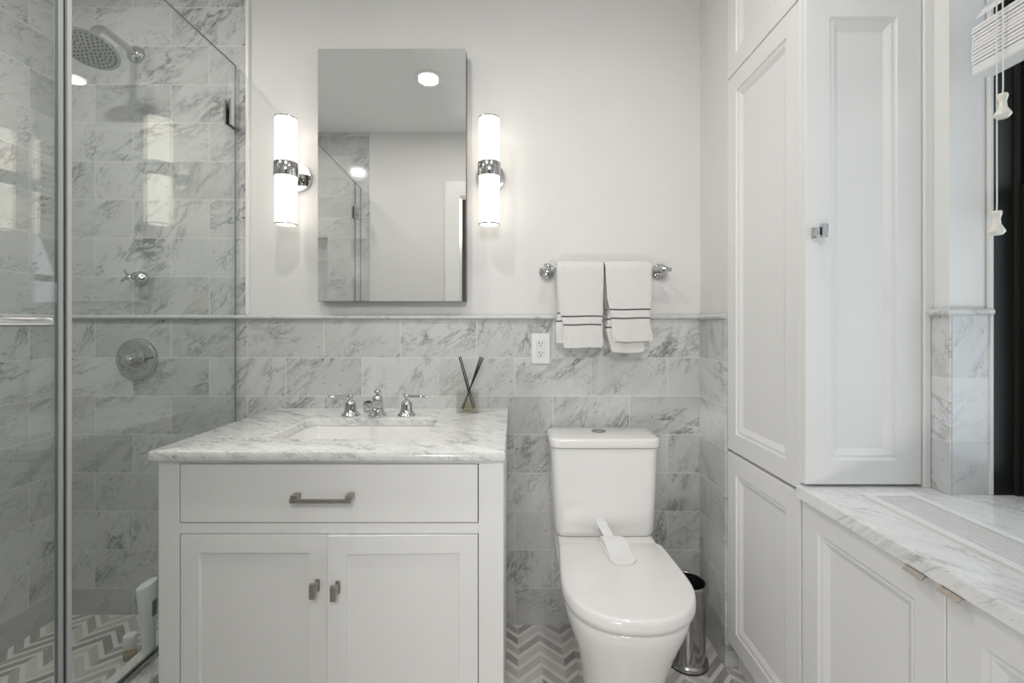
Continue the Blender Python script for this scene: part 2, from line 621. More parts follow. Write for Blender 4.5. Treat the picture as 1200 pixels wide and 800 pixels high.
def rrect(x0, x1, y0, y1, r, z, n=6):
    pts = []
    for cx, cy, a0 in ((x1 - r, y1 - r, 0), (x0 + r, y1 - r, PI / 2), (x0 + r, y0 + r, PI), (x1 - r, y0 + r, 1.5 * PI)):
        for i in range(n + 1):
            a = a0 + PI / 2 * i / n
            pts.append((cx + r * math.cos(a), cy + r * math.sin(a), z))
    return pts


def rslab(bm, x0, x1, y0, y1, z0, z1, r=0.02, e=0.006, n=6, taper=0.0, es=4, mi=0):
    """slab with rounded plan corners and rounded top and bottom edges"""
    rings = []
    for i in range(es + 1):
        a = PI / 2 * i / es
        o = e * (1 - math.sin(a)) + taper
        rings.append(rrect(x0 + o, x1 - o, y0 + o, y1 - o, max(0.001, r - o), z0 + e * (1 - math.cos(a)), n))
    for i in range(es + 1):
        a = PI / 2 * i / es
        o = e * (1 - math.cos(a))
        rings.append(rrect(x0 + o, x1 - o, y0 + o, y1 - o, max(0.001, r - o), z1 - e * (1 - math.sin(a)), n))
    loft(bm, rings, mi=mi)


def panel_door(bm, w, h, thick, loops, to_world):
    """framed door: concentric rectangles (inset, depth) on the front; local x across, z up, y into the door"""
    def rect(i, d):
        return [to_world(x, d, z) for x, z in ((i, i), (w - i, i), (w - i, h - i), (i, h - i))]
    rings = [rect(0.0, thick), rect(0.0, 0.0015), rect(0.0015, 0.0)] + [rect(i, d) for i, d in loops]
    loft(bm, rings)


MOULD = [(0.062, 0.0), (0.064, 0.004), (0.069, 0.0052), (0.074, 0.0042), (0.079, 0.0065), (0.088, 0.0115), (0.090, 0.0125)]

# ------------------------------------------------------------------ the room
XL, XR = -1.821, 0.744       # left tile face, right tile return
YF = -1.76                   # room face of the doorway wall
SHX = -1.115                 # glass plane
b = BM(); box(b, -1.06, 1.30, -1.90, 0.0, -0.08, 0.0); struct('floor', b, M['chevron'])
b = BM(); box(b, XL, -1.175, YF, 0.0, -0.08, 0.04); struct('floor_shower', b, M['chevron_shower'])
b = BM(); box(b, -1.95, 1.60, -1.90, 0.12, CEIL, CEIL + 0.08); struct('ceiling', b, M['ceiling'])
b = BM(); box(b, -1.95, 0.95, 0.008, 0.12, -0.08, CEIL); struct('wall_back', b, M['paint'])
b = BM()
box(b, XL, XR, 0.0, 0.008, 0.0, 1.2365)
box(b, XL, -1.074, 0.0, 0.008, 1.2365, CEIL)
struct('wall_back_tile', b, M['tile_back'])
b = BM(); box(b, XL - 0.12, XL, -1.90, 0.0, -0.08, CEIL); struct('wall_left', b, M['tile_left'])
b = BM(); box(b, XR + 0.006, XR + 0.13, -0.240, 0.008, 1.2365, CEIL); struct('wall_right', b, M['paint'])
b = BM(); box(b, XR, XR + 0.13, -0.205, 0.0, 0.0, 1.2365); struct('wall_right_tile', b, M['tile_right'])
# doorway wall with a niche in the shower part
b = BM()
NX0, NX1, NZ0, NZ1 = -1.70, -1.412, 1.40, 1.868
box(b, XL, NX0, YF - 0.14, YF, 0.0, CEIL)
box(b, NX1, -1.096, YF - 0.14, YF, 0.0, CEIL)
box(b, NX0, NX1, YF - 0.14, YF, 0.0, NZ0)
box(b, NX0, NX1, YF - 0.14, YF, NZ1, CEIL)
box(b, NX0, NX1, YF - 0.14, YF - 0.09, NZ0, NZ1)
struct('wall_front_tile', b, M['tile_front'])
DX, DZ = 0.425, 2.19
b = BM()
box(b, -1.096, -DX, YF - 0.14, YF + 0.002, 0.0, CEIL)
box(b, DX, 1.60, YF - 0.14, YF + 0.002, 0.0, CEIL)
box(b, -DX, DX, YF - 0.14, YF + 0.002, DZ, CEIL)
struct('wall_front', b, M['paint'])
b = BM()
for s in (-1, 1):
    box(b, s * (DX - 0.012), s * (DX + 0.095), YF + 0.002, YF + 0.020, 0.0, DZ - 0.012)
    box(b, s * (DX - 0.012), s * DX, YF - 0.14, YF + 0.002, 0.0, DZ)
box(b, -DX - 0.095, DX + 0.095, YF + 0.002, YF + 0.020, DZ - 0.012, DZ + 0.095)
struct('trim_7', b, M['trimwhite'])
b = BM()
box(b, -1.3, 1.3, -3.30, -3.20, -0.08, 2.66)
box(b, -1.4, -1.3, -3.30, -1.90, -0.08, 2.66)
box(b, 1.3, 1.4, -3.30, -1.90, -0.08, 2.66)
struct('wall_hall', b, M['hall'])
b = BM(); box(b, -1.4, 1.4, -3.3, -1.90, -0.08, 0.0); struct('floor_hall', b, M['hall'])
b = BM(); box(b, -1.4, 1.4, -3.3, -1.90, 2.66, 2.74); struct('ceiling_hall', b, M['hall'])

# chair rail: a rounded moulding along the back wall, the shower side and the return
def rail_profile():
    pts = []
    for i in range(9):
        a = -PI / 2 + PI * i / 8
        pts.append((0.006 + 0.010 * math.cos(a), 1.2365 + 0.0085 * math.sin(a)))
    return [(-0.004, 1.228)] + pts + [(-0.004, 1.245)]


b = BM(); P = rail_profile()
loft(b, [[(XL, -o, z) for o, z in P], [(XR, -o, z) for o, z in P]])
struct('trim_1', b, M['rail'], smooth=True)
b = BM()
loft(b, [[(XL + o, -1.75, z) for o, z in P], [(XL + o, 0.0, z) for o, z in P]])
struct('trim_2', b, M['rail'], smooth=True)
b = BM()
loft(b, [[(XR - o, -0.242, z) for o, z in P], [(XR - o, 0.0, z) for o, z in P]])
struct('trim_3', b, M['rail'], smooth=True)
# pale edge strip between shower tile and painted wall
b = BM(); box(b, -1.080, -1.067, -0.006, 0.008, 1.246, CEIL, 0.002); struct('trim_4', b, M['trimwhite'])
# bullnose edge of the right return
b = BM(); box(b, XR - 0.004, XR + 0.13, -0.240, -0.205, 0.0, 1.2365, 0.004); struct('trim_5', b, M['tile_right'])
# marble threshold under the glass
b = BM(); box(b, -1.180, -1.050, YF, 0.0, 0.0, 0.180, 0.004); struct('trim_6', b, M['curb'])

# window side: pillar, rail, window
PX0, PX1, PY = 1.060, 1.157, -0.742
CT = 0.79
b = BM(); box(b, PX0 + 0.006, PX1 - 0.003, PY + 0.006, -0.665, 1.24, CEIL)
box(b, 1.043, PX0 + 0.006, -0.694, -0.600, 1.24, CEIL, 0.002)
box(b, 1.043, PX0 - 0.001, -0.694, -0.600, CT, 1.24, 0.002)
struct('wall_right_pillar', b, M['trimwhite'])
b = BM(); box(b, PX0 + 0.008, PX1, PY, -0.690, CT, 1.2365); struct('wall_right_pillar_tile', b, M['tile_pillar'])
b = BM(); box(b, PX0, PX0 + 0.008, PY, -0.690, CT, 1.2365, 0.002); struct('trim_10', b, M['tile_pillar_side'])
b = BM()
loft(b, [[(PX0 - o, PY - o, z) for o, z in P], [(PX1, PY - o, z) for o, z in P]])
loft(b, [[(PX0 - o, -0.690, z) for o, z in P], [(PX0 - o, PY - o, z) for o, z in P]])
struct('trim_8', b, M['rail'], smooth=True)
b = BM(); box(b, PX1, PX1 + 0.009, PY - 0.004, -0.70, CT, CEIL, 0.002); struct('trim_9', b, M['trimwhite'])
b = BM()
box(b, 1.290, 1.60, -1.90, -0.60, -0.08, CT + 0.02)
box(b, 1.290, 1.60, -1.90, -0.60, 2.36, CEIL)
box(b, 1.290, 1.60, -0.72, -0.60, CT + 0.02, 2.36)
box(b, 1.290, 1.60, -1.90, -1.72, CT + 0.02, 2.36)
box(b, PX1 + 0.009, 1.290, -1.757, PY, 2.34, CEIL)
struct('wall_right_window', b, M['trimwhite'])
win = bpy.data.objects.new('window_1', None); COL.objects.link(win); win.location = (1.23, -1.25, CT); WORLD['window_1'] = (1.23, -1.25, CT)
win['kind'] = 'structure'
b = BM()
box(b, PX1 + 0.009, 1.290, PY - 0.002, -0.690, CT, 2.34, 0.002)
box(b, PX1 + 0.060, 1.290, -1.757, -1.720, CT, 2.34, 0.002)
box(b, 1.225, 1.290, -1.72, PY - 0.002, 2.28, 2.34, 0.002)
mesh_obj('frame', b, M['blackframe'], win)
b = BM()
for z0, z1 in ((CT + 0.002, 1.545), (1.515, 2.28)):
    off = 0.0 if z0 < 1 else 0.022
    xa, xb_ = 1.226 + off, 1.246 + off
    box(b, xa, xb_, PY - 0.052, PY - 0.002, z0, z1, 0.002)
    box(b, xa, xb_, -1.72, -1.672, z0, z1, 0.002)
    box(b, xa, xb_, -1.672, PY - 0.052, z0, z0 + 0.045, 0.002)
    box(b, xa, xb_, -1.672, PY - 0.052, z1 - 0.035, z1, 0.002)
sash = mesh_obj('sash', b, M['blackframe'], win)
b = BM(); box(b, 1.216, 1.224, PY - 0.010, PY - 0.002, CT, 2.28); mesh_obj('weatherstrip', b, M['brownstrip'], win)
b = BM(); box(b, 1.234, 1.238, -1.672, PY - 0.052, CT + 0.045, 1.51); mesh_obj('pane', b, M['pane'], win)
b = BM(); box(b, 1.256, 1.260, -1.672, PY - 0.052, 1.56, 2.25); mesh_obj('pane', b, M['pane'], win)

# ------------------------------------------------------------------ tall linen cabinet in the corner
t = thing('linen_cabinet', 'tall white panelled corner cabinet reaching the ceiling beside the window', 'cabinet', (0.90, -0.45, 0.0))
CY0, CY1 = -0.243, -0.665
b = BM()
box(b, 0.766, 1.040, CY1 + 0.001, CY0, CT + 0.004, CEIL - 0.001, 0.001)
box(b, 0.766, 1.040, CY1 + 0.001, CY0, 0.102, CT + 0.003, 0.001)
mesh_obj('carcass', b, M['cabinet_tall'], t)
b = BM(); box(b, 0.785, 1.035, CY1 + 0.04, -0.242, 0.0, 0.100); mesh_obj('plinth', b, M['cabinet_tall'], t)


def left_door(parent, ya, yb, z0, z1, mat, thick=0.020, x=XR, loops=MOULD, name='door'):
    """door on a face that looks towards -X; ya is the far edge, yb the near edge"""
    bm = BM()
    panel_door(bm, ya - yb, z1 - z0, thick, loops, lambda a, d, z: (x + d, ya - a, z0 + z))
    return mesh_obj(name, bm, mat, parent)


left_door(t, CY0 - 0.003, CY1 + 0.001, 0.103, 0.765, M['cabinet_tall'])
left_door(t, CY0 - 0.003, CY1 + 0.001, 0.775, 2.055, M['cabinet_tall'])
left_door(t, CY0 - 0.003, CY1 + 0.001, 2.060, CEIL - 0.004, M['cabinet_tall'])


def front_door(parent, x0, x1, z0, z1, y, mat, thick=0.020, loops=MOULD):
    bm = BM()
    panel_door(bm, x1 - x0, z1 - z0, thick, loops, lambda a, d, z: (x0 + a, y + d, z0 + z))
    return mesh_obj('door', bm, mat, parent)


fd = front_door(t, 0.744, 1.041, 0.797, 2.055, CY1 - 0.022, M['cabinet_tall'])
front_door(t, 0.744, 1.041, 2.060, CEIL - 0.004, CY1 - 0.022, M['cabinet_tall'])
b = BM()
box(b, 0.758, 0.768, -0.694, -0.687, 1.424, 1.452, 0.001)
box(b, 0.759, 0.767, -0.712, -0.693, 1.428, 1.448, 0.001)
box(b, 0.766, 0.781, -0.720, -0.708, 1.422, 1.458, 0.0015)
box(b, 0.758, 0.770, -0.714, -0.708, 1.428, 1.450, 0.001)
o = mesh_obj('knob', b, M['chrome'], fd); o['label'] = 'square chrome knob'

# ------------------------------------------------------------------ low cabinets under the window and their worktop
DY = [-0.672, -1.077, -1.480, -1.752]
names = ['white panelled low cabinet under the marble sill counter, next to the tall cabinet',
         'white panelled low cabinet under the marble sill counter, cut by the right photo edge']
for k in range(2):
    ya, yb = DY[k], DY[k + 1]
    t = thing('base_cabinet', names[k], 'cabinet', (0.95, (ya + yb) / 2, 0.0), 'low cabinets under the window sill')
    b = BM()
    box(b, 0.766, 0.784, yb + 0.001, ya - 0.001, 0.10, 0.758)
    box(b, 0.784, 1.28, ya - 0.019, ya - 0.001, 0.10, 0.758)
    box(b, 0.784, 1.28, yb + 0.001, yb + 0.019, 0.10, 0.758)
    box(b, 0.784, 1.28, yb + 0.019, ya - 0.019, 0.10, 0.118)
    mesh_obj('carcass', b, M['cabinet_tall'], t)
    b = BM(); box(b, 0.80, 1.28, yb + 0.001, ya - 0.001, 0.0, 0.10); mesh_obj('plinth', b, M['cabinet_tall'], t)
    d = left_door(t, ya - 0.001, yb + 0.001, 0.103, 0.757, M['cabinet_tall'])
    # tab pull hooked over the top edge
    hy0, hy1 = ((-1.014, -1.056) if k == 0 else (-1.084, -1.124))
    b = BM()
    prof = [(0.0, 0.757), (0.0, 0.7595), (-0.020, 0.7595), (-0.0265, 0.752), (-0.025, 0.7505), (-0.0195, 0.757)]
    loft(b, [[(XR + 0.002 + a, hy0, z) for a, z in prof], [(XR + 0.002 + a, hy1, z) for a, z in prof]])
    o = mesh_obj('tab_pull', b, M['nickel'], d); o['label'] = 'brushed nickel tab pull'

GX0, GX1, GY0, GY1 = 0.842, 0.970, -0.744, -1.62
b = BM()
o_ = rrect(0.730, 1.289, -1.756, -0.668, 0.002, 0, 1)
bm_r = []


def ring_at(x0, x1, y0, y1, z, r=0.002):
    return rrect(x0, x1, y0, y1, r, z, 2)


loft(b, [ring_at(GX0 + 0.008, GX1 - 0.008, GY1 + 0.008, GY0 - 0.008, CT - 0.030), ring_at(GX0 + 0.008, GX1 - 0.008, GY1 + 0.008, GY0 - 0.008, CT),
         ring_at(0.734, 1.289, -1.756, -0.668, CT), ring_at(0.7311, 1.289, -1.756, -0.668, CT - 0.0012), ring_at(0.730, 1.289, -1.756, -0.668, CT - 0.004),
         ring_at(0.730, 1.289, -1.756, -0.668, CT - 0.030)], closed=True)
o = mesh_obj('sill_counter', b, M['sillstone'])
tag(o, 'long white veined marble counter running along under the window', 'counter')

t = thing('vent_grille', 'white slatted floor-style vent grille set into the marble counter by the window', 'vent', (0.906, -1.18, CT))
b = BM()
fw = 0.019
loft(b, [ring_at(GX0 + fw, GX1 - fw, GY1 + fw, GY0 - fw, CT + 0.0005), ring_at(GX0 + fw, GX1 - fw, GY1 + fw, GY0 - fw, CT + 0.006),
         ring_at(GX0 + 0.002, GX1 - 0.002, GY1 + 0.0015, GY0 - 0.0015, CT + 0.007), ring_at(GX0, GX1, GY1, GY0, CT + 0.0055), ring_at(GX0, GX1, GY1, GY0, CT + 0.0002)], closed=True)
mesh_obj('frame', b, M['grille'], t)
b = BM(); box(b, GX0 + 0.009, GX1 - 0.009, GY1 + 0.009, GY0 - 0.009, CT - 0.029, CT - 0.026); mesh_obj('duct', b, M['grilledark'], t)
ns = 10
for i in range(ns):
    x = GX0 + fw + (i + 0.5) * (GX1 - GX0 - 2 * fw) / ns
    b = BM(); box(b, x - 0.0019, x + 0.0019, GY1 + fw - 0.001, GY0 - fw + 0.001, CT - 0.018, CT + 0.0035, 0.0006, 1)
    mesh_obj('slat', b, M['grille'], t)

# ------------------------------------------------------------------ blind
BX, BY0, BY1 = 1.102, -0.780, -1.715
t = thing('window_blind', 'white slatted venetian blind partly raised in the window', 'blind', (BX, -1.24, 1.80))
b = BM(); box(b, BX - 0.025, BX + 0.025, BY1, BY0, 1.788, 1.814, 0.005); mesh_obj('bottom_rail', b, M['blind'], t)
zs = [1.8185 + 0.0082 * k for k in range(11)] + [1.8185 + 0.082 + 0.044 * k for k in range(1, 9)]
for k, z in enumerate(zs):
    b = BM()
    tl = 0.10 if k < 11 else 0.95
    ca, sa = math.cos(tl), math.sin(tl)
    jit = random.uniform(-0.0015, 0.0015)
    r0, r1 = [], []
    prof = []
    for i in range(7):
        a = -0.024 + 0.048 * i / 6
        prof.append((a, 0.003 * (1 - (a / 0.024) ** 2)))
    prof = prof + [(a, h - 0.0066 if k < 11 else h - 0.0025) for a, h in reversed(prof)]
    pp = [(BX + jit + a * ca + h * sa, z + a * sa * (1 if k >= 11 else -1) + h * ca) for a, h in prof]
    loft(b, [[(x, BY0, zz) for x, zz in pp], [(x, BY1, zz) for x, zz in pp]])
    mesh_obj('slat', b, M['blind'], t)
b = BM(); box(b, BX - 0.028, BX + 0.028, BY1, BY0, 2.285, 2.338, 0.003); mesh_obj('headrail', b, M['blind'], t)
# pull cords with tassels
for cy, zend, lab in ((-0.860, 1.705, 'shorter pull cord'), (-0.847, 1.452, 'longer pull cord')):
    cx = BX - 0.034
    b = BM(); tube(b, [(cx, cy, 2.30), (cx, cy, 2.0), (cx, cy - 0.001, zend + 0.02), (cx, cy, zend)], 0.0014, 8)
    c = mesh_obj('cord', b, M['cord'], t, True)
    b = BM(); lathe(b, [(0.001, 0.006), (0.0085, 0.005), (0.0095, 0.0), (0.0065, -0.012), (0.0075, -0.024), (0.0145, -0.038), (0.0150, -0.042), (0.010, -0.048), (0.001, -0.049)], (cx, cy, zend), n=8)
    mesh_obj('tassel', b, M['ivory'], c)

# ------------------------------------------------------------------ vanity
VX0, VX1 = -0.956, -0.030
FY = -0.627
t = thing('vanity_cabinet', 'white vanity cabinet with one long drawer and two doors', 'cabinet', ((VX0 + VX1) / 2, -0.31, 0.0))
b = BM()
TOPZ = 0.8455
box(b, VX0, VX0 + 0.018, FY + 0.021, -0.003, 0.0, TOPZ)
box(b, VX1 - 0.018, VX1, FY + 0.021, -0.003, 0.0, TOPZ)
box(b, VX0 + 0.018, VX1 - 0.018, -0.018, -0.003, 0.10, TOPZ)
box(b, VX0 + 0.018, VX1 - 0.018, FY + 0.021, -0.018, 0.10, 0.118)
mesh_obj('carcass', b, M['cabinet'], t)
b = BM()
box(b, VX0, -0.900, FY, FY + 0.021, 0.0, TOPZ, 0.001)
box(b, -0.0965, VX1, FY, FY + 0.021, 0.0, TOPZ, 0.001)
box(b, -0.900, -0.0965, FY, FY + 0.021, 0.8335, TOPZ)
box(b, -0.900, -0.0965, FY, FY + 0.021, 0.6455, 0.6725)
box(b, -0.900, -0.0965, FY, FY + 0.021, 0.06, 0.118)
mesh_obj('face_frame', b, M['cabinet'], t)
b = BM(); box(b, -0.8975, -0.0990, FY, FY + 0.020, 0.675, 0.831, 0.0012)
dr = mesh_obj('drawer', b, M['cabinet'], t)
b = BM()
hz = 0.746
for hx in (-0.581, -0.437):
    box(b, hx - 0.009, hx + 0.009, FY - 0.027, FY - 0.0002, hz - 0.004, hz + 0.010, 0.001)
box(b, -0.590, -0.410 - 0.018, FY - 0.033, FY - 0.026, hz - 0.008, hz + 0.002, 0.001)
o = mesh_obj('handle', b, M['nickel'], dr); o['label'] = 'brushed nickel bar handle'
SHAKER = [(0.050, 0.0), (0.0515, 0.006), (0.053, 0.0065)]
for k, (x0, x1) in enumerate(((-0.8975, -0.5015), (-0.4990, -0.0990))):
    hinge = (x0 if k == 0 else x1, FY + 0.02, 0.12)
    bm = BM()
    panel_door(bm, x1 - x0, 0.643 - 0.1205, 0.020, SHAKER, lambda a, d, z: (x0 + a, FY + d, 0.1205 + z))
    d = mesh_obj('door', bm, M['cabinet'], t, origin=hinge)
    kx = -0.532 if k == 0 else -0.4745
    b = BM()
    box(b, kx - 0.002, kx + 0.010, FY - 0.004, FY - 0.0002, 0.492, 0.524, 0.001)
    box(b, kx + 0.000, kx + 0.008, FY - 0.024, FY - 0.003, 0.496, 0.520, 0.001)
    box(b, kx - 0.008, kx + 0.008, FY - 0.030, FY - 0.020, 0.484, 0.524, 0.0015)
    o = mesh_obj('knob', b, M['nickel'], d); o['label'] = 'brushed nickel knob'
    if k == 1:
        d.rotation_euler = (0, 0, math.radians(1.5))

# worktop with the sink cut-out
SX0, SX1, SY0, SY1 = -0.735, -0.270, -0.510, -0.207
KX0, KX1, KY0, KY1 = -0.968, -0.025, -0.650, -0.001
KT = 0.871
b = BM()
KN = 8
def kr(x0, x1, y0, y1, z, r): return rrect(x0, x1, y0, y1, r, z, KN)
loft(b, [kr(SX0, SX1, SY0, SY1, KT - 0.025, 0.05), kr(SX0, SX1, SY0, SY1, KT - 0.003, 0.05), kr(SX0 - 0.003, SX1 + 0.003, SY0 - 0.003, SY1 + 0.003, KT, 0.052),
         kr(KX0 + 0.004, KX1 - 0.004, KY0 + 0.004, KY1, KT, 0.003), kr(KX0 + 0.001, KX1 - 0.001, KY0 + 0.001, KY1, KT - 0.0012, 0.003), kr(KX0, KX1, KY0, KY1, KT - 0.004, 0.003),
         kr(KX0, KX1, KY0, KY1, KT - 0.021, 0.003), kr(KX0 + 0.002, KX1 - 0.002, KY0 + 0.003, KY1, KT - 0.025, 0.003)], closed=True)
o = mesh_obj('vanity_counter', b, M['counter'], smooth=True, angle=40)
tag(o, 'white marble vanity top with grey veins and a rectangular sink cut-out', 'countertop')

t = thing('sink', 'white rectangular undermount sink below the marble vanity top', 'sink', ((SX0 + SX1) / 2, (SY0 + SY1) / 2, 0.70))
b = BM()
zt = KT - 0.0255
def kk(o, z, r): return rrect(SX0 + o, SX1 - o, SY0 + o, SY1 - o, r, z, 8)
loft(b, [kk(0.055, 0.690, 0.03), kk(0.012, 0.720, 0.05), kk(-0.012, 0.820, 0.06), kk(-0.030, 0.832, 0.07), kk(-0.030, zt, 0.07), kk(-0.004, zt, 0.054), kk(-0.001, zt - 0.008, 0.05),
         kk(0.012, 0.760, 0.05), kk(0.030, 0.722, 0.05), kk(0.070, 0.708, 0.05), kk(0.13, 0.704, 0.02)])
mesh_obj('basin', b, M['porcelain'], t, True)
b = BM(); lathe(b, [(0.001, 0.7095), (0.012, 0.7095), (0.014, 0.708), (0.022, 0.7085), (0.025, 0.7045), (0.025, 0.7040)], ((SX0 + SX1) / 2, -0.34, 0.0))
mesh_obj('drain', b, M['chrome'], t, True)

# faucet
FYY = -0.157
BELL = [(0.001, 0.0), (0.0330, 0.0), (0.0338, 0.003), (0.0325, 0.0065), (0.0265, 0.011), (0.0225, 0.018), (0.0205, 0.030), (0.0200, 0.044), (0.0185, 0.050), (0.0120, 0.056), (0.0062, 0.060), (0.0055, 0.064), (0.001, 0.064)]
CX = -0.505
t = thing('sink_faucet', 'chrome bell-shaped faucet spout between its two lever handles on the vanity top', 'faucet', (CX, FYY, KT))
b = BM(); lathe(b, [(0.001, 0.0), (0.0325, 0.0), (0.0335, 0.003), (0.032, 0.007), (0.026, 0.013), (0.0225, 0.024), (0.0200, 0.045), (0.0180, 0.064), (0.0150, 0.072), (0.0080, 0.077), (0.001, 0.078)], (CX, FYY, KT))
mesh_obj('body', b, M['chrome'], t, True)
b = BM()
pts = bez((CX, FYY, KT + 0.040), (CX - 0.0, FYY - 0.045, KT + 0.046), (CX - 0.0, FYY - 0.075, KT + 0.052), (CX - 0.0, FYY - 0.115, KT + 0.056), 10)
tube(b, pts, [0.021, 0.021, 0.020, 0.019, 0.0175, 0.016, 0.015, 0.014, 0.013, 0.013, 0.0125], 20)
mesh_obj('spout', b, M['chrome'], t, True)
b = BM(); lathe(b, [(0.001, 0.014), (0.0135, 0.014), (0.0155, 0.010), (0.0150, -0.008), (0.0165, -0.010), (0.0165, -0.018), (0.012, -0.020), (0.001, -0.0195)], (CX, FYY - 0.112, KT + 0.054), (0, -0.45, 1))
mesh_obj('nozzle', b, M['chrome'], t, True)
b = BM(); lathe(b, [(0.005, 0.074), (0.0048, 0.082), (0.0115, 0.085), (0.0120, 0.090), (0.0085, 0.096), (0.001, 0.098)], (CX, FYY, KT))
mesh_obj('lift_knob', b, M['chrome'], t, True)
for k, (hx, sg, lab) in enumerate(((-0.604, -1, 'left chrome faucet handle with its lever pointing left on the vanity top'),
                                   (-0.398, 1, 'right chrome faucet handle with its lever pointing right towards the reed diffuser'))):
    t = thing('sink_tap', lab, 'faucet handle', (hx, FYY, KT), 'faucet handles')
    b = BM(); lathe(b, BELL, (hx, FYY, KT)); mesh_obj('bell', b, M['chrome'], t, True)
    b = BM()
    lathe(b, [(0.001, 0.062), (0.0062, 0.063), (0.0085, 0.067), (0.0095, 0.071), (0.0085, 0.076), (0.0055, 0.080), (0.001, 0.081)], (hx, FYY, KT))
    mesh_obj('hub', b, M['chrome'], t, True)
    b = BM()
    z = KT + 0.0715
    tube(b, [(hx + sg * 0.006, FYY, z), (hx + sg * 0.020, FYY - 0.002, z), (hx + sg * 0.045, FYY - 0.006, z), (hx + sg * 0.070, FYY - 0.010, z), (hx + sg * 0.074, FYY - 0.0105, z), (hx + sg * 0.079, FYY - 0.011, z)],
         [0.0045, 0.0050, 0.0046, 0.0038, 0.0058, 0.0045], 16)
    mesh_obj('lever', b, M['chrome'], t, True)

# reed diffuser
QX, QY = -0.178, -0.078
t = thing('reed_diffuser', 'square glass reed diffuser with black reeds on the vanity top', 'diffuser', (QX, QY, KT))
b = BM(); q = 0.0425; JZ = 0.082
loft(b, [rrect(QX - q, QX + q, QY - q, QY + q, 0.004, KT + 0.0006, 3), rrect(QX - q, QX + q, QY - q, QY + q, 0.004, KT + JZ, 3),
         rrect(QX - 0.016, QX + 0.016, QY - 0.016, QY + 0.016, 0.015, KT + JZ + 0.001, 3),
         rrect(QX - 0.016, QX + 0.016, QY - 0.016, QY + 0.016, 0.015, KT + JZ - 0.006, 3),
         rrect(QX - q + 0.007, QX + q - 0.007, QY - q + 0.007, QY + q - 0.007, 0.004, KT + JZ - 0.008, 3),
         rrect(QX - q + 0.007, QX + q - 0.007, QY - q + 0.007, QY + q - 0.007, 0.004, KT + 0.005, 3)])
mesh_obj('glass_jar', b, M['jar'], t)
b = BM(); rslab(b, QX - 0.022, QX + 0.022, QY - 0.022, QY + 0.022, KT + 0.0055, KT + 0.034, 0.006, 0.003); mesh_obj('scented_oil', b, M['oil'], t, True)
for (dx0, dx1, dy0, dy1, zt2) in ((0.020, -0.036, 0.010, -0.004, 1.082), (0.026, -0.031, 0.006, 0.006, 1.084), (0.018, -0.034, -0.004, -0.010, 1.080),
                                  (-0.022, 0.052, -0.006, 0.002, 1.081), (-0.027, 0.058, 0.004, 0.010, 1.078), (-0.019, 0.046, 0.010, -0.008, 1.083)):
    b = BM(); tube(b, [(QX + dx0, QY + dy0, KT + 0.012), (QX + dx1, QY + dy1, zt2)], 0.0021, 8)
    mesh_obj('reed', b, M['reed'], t, True)

# ------------------------------------------------------------------ mirror cabinet
t = thing('mirror_cabinet', 'tall frameless mirror on the wall above the vanity', 'mirror', (-0.480, 0.0, 1.298))
b = BM(); box(b, -0.7695, -0.1915, -0.0488, 0.006, 1.2985, 2.2855); mesh_obj('body', b, M['mirror_edge'], t)
b = BM()
box(b, -0.770, -0.191, -0.050, -0.0489, 1.298, 2.286)
mesh_obj('mirror_glass', b, M['mirror'], t)

# ------------------------------------------------------------------ sconces
def sconce(x, label):
    z, y = 1.790, -0.096
    t = thing('wall_sconce', label, 'wall lamp', (x, 0.0, z), 'wall lamps beside the mirror')
    b = BM(); lathe(b, [(0.001, -0.006), (0.057, -0.006), (0.058, 0.004), (0.056, 0.009), (0.020, 0.012), (0.001, 0.012)], (x, 0.0, z + 0.006), (0, -1, 0), 48)
    mesh_obj('back_plate', b, M['chrome'], t, True)
    b = BM(); lathe(b, [(0.012, 0.010), (0.012, 0.052)], (x, 0.0, z + 0.006), (0, -1, 0), 20)
    mesh_obj('arm', b, M['chrome'], t, True)
    b = BM(); lathe(b, [(0.0395, -0.026), (0.0425, -0.027), (0.0440, -0.025), (0.0440, 0.025), (0.0425, 0.027), (0.0395, 0.026)], (x, y, z + 0.006), n=48)
    mesh_obj('band', b, M['chrome_dull'], t, True)
    for s in (-1, 1):
        e = z + s * 0.2035
        b = BM()
        i0 = z + 0.006 + s * 0.0265
        lathe(b, [(0.001, i0), (0.0395, i0), (0.0395, e - s * 0.004), (0.034, e - s * 0.008), (0.001, e - s * 0.010)] if s > 0 else
              [(0.001, e - s * 0.010), (0.034, e - s * 0.008), (0.0395, e - s * 0.004), (0.0395, i0), (0.001, i0)], (x, y, 0), n=48)
        sh = mesh_obj('shade', b, M['shade'], t, True)
        b = BM()
        lo, hi = min(e, e - s * 0.0045), max(e, e - s * 0.0045)
        loft(b, [[(x + r * math.cos(2 * PI * i / 48), y + r * math.sin(2 * PI * i / 48), zz) for i in range(48)] for r, zz in
                 ((0.0375, lo), (0.0412, lo), (0.0412, hi), (0.0375, hi))], closed=True)
        mesh_obj('end_ring', b, M['chrome_dull'], sh, True)
    return t


s1 = sconce(-0.872, 'chrome wall lamp with two white glass tubes left of the mirror, nearer the shower')
copy_thing(s1, (-0.0965, 0.0, 1.790), 'chrome wall lamp with two white glass tubes right of the mirror, nearer the towel rail')

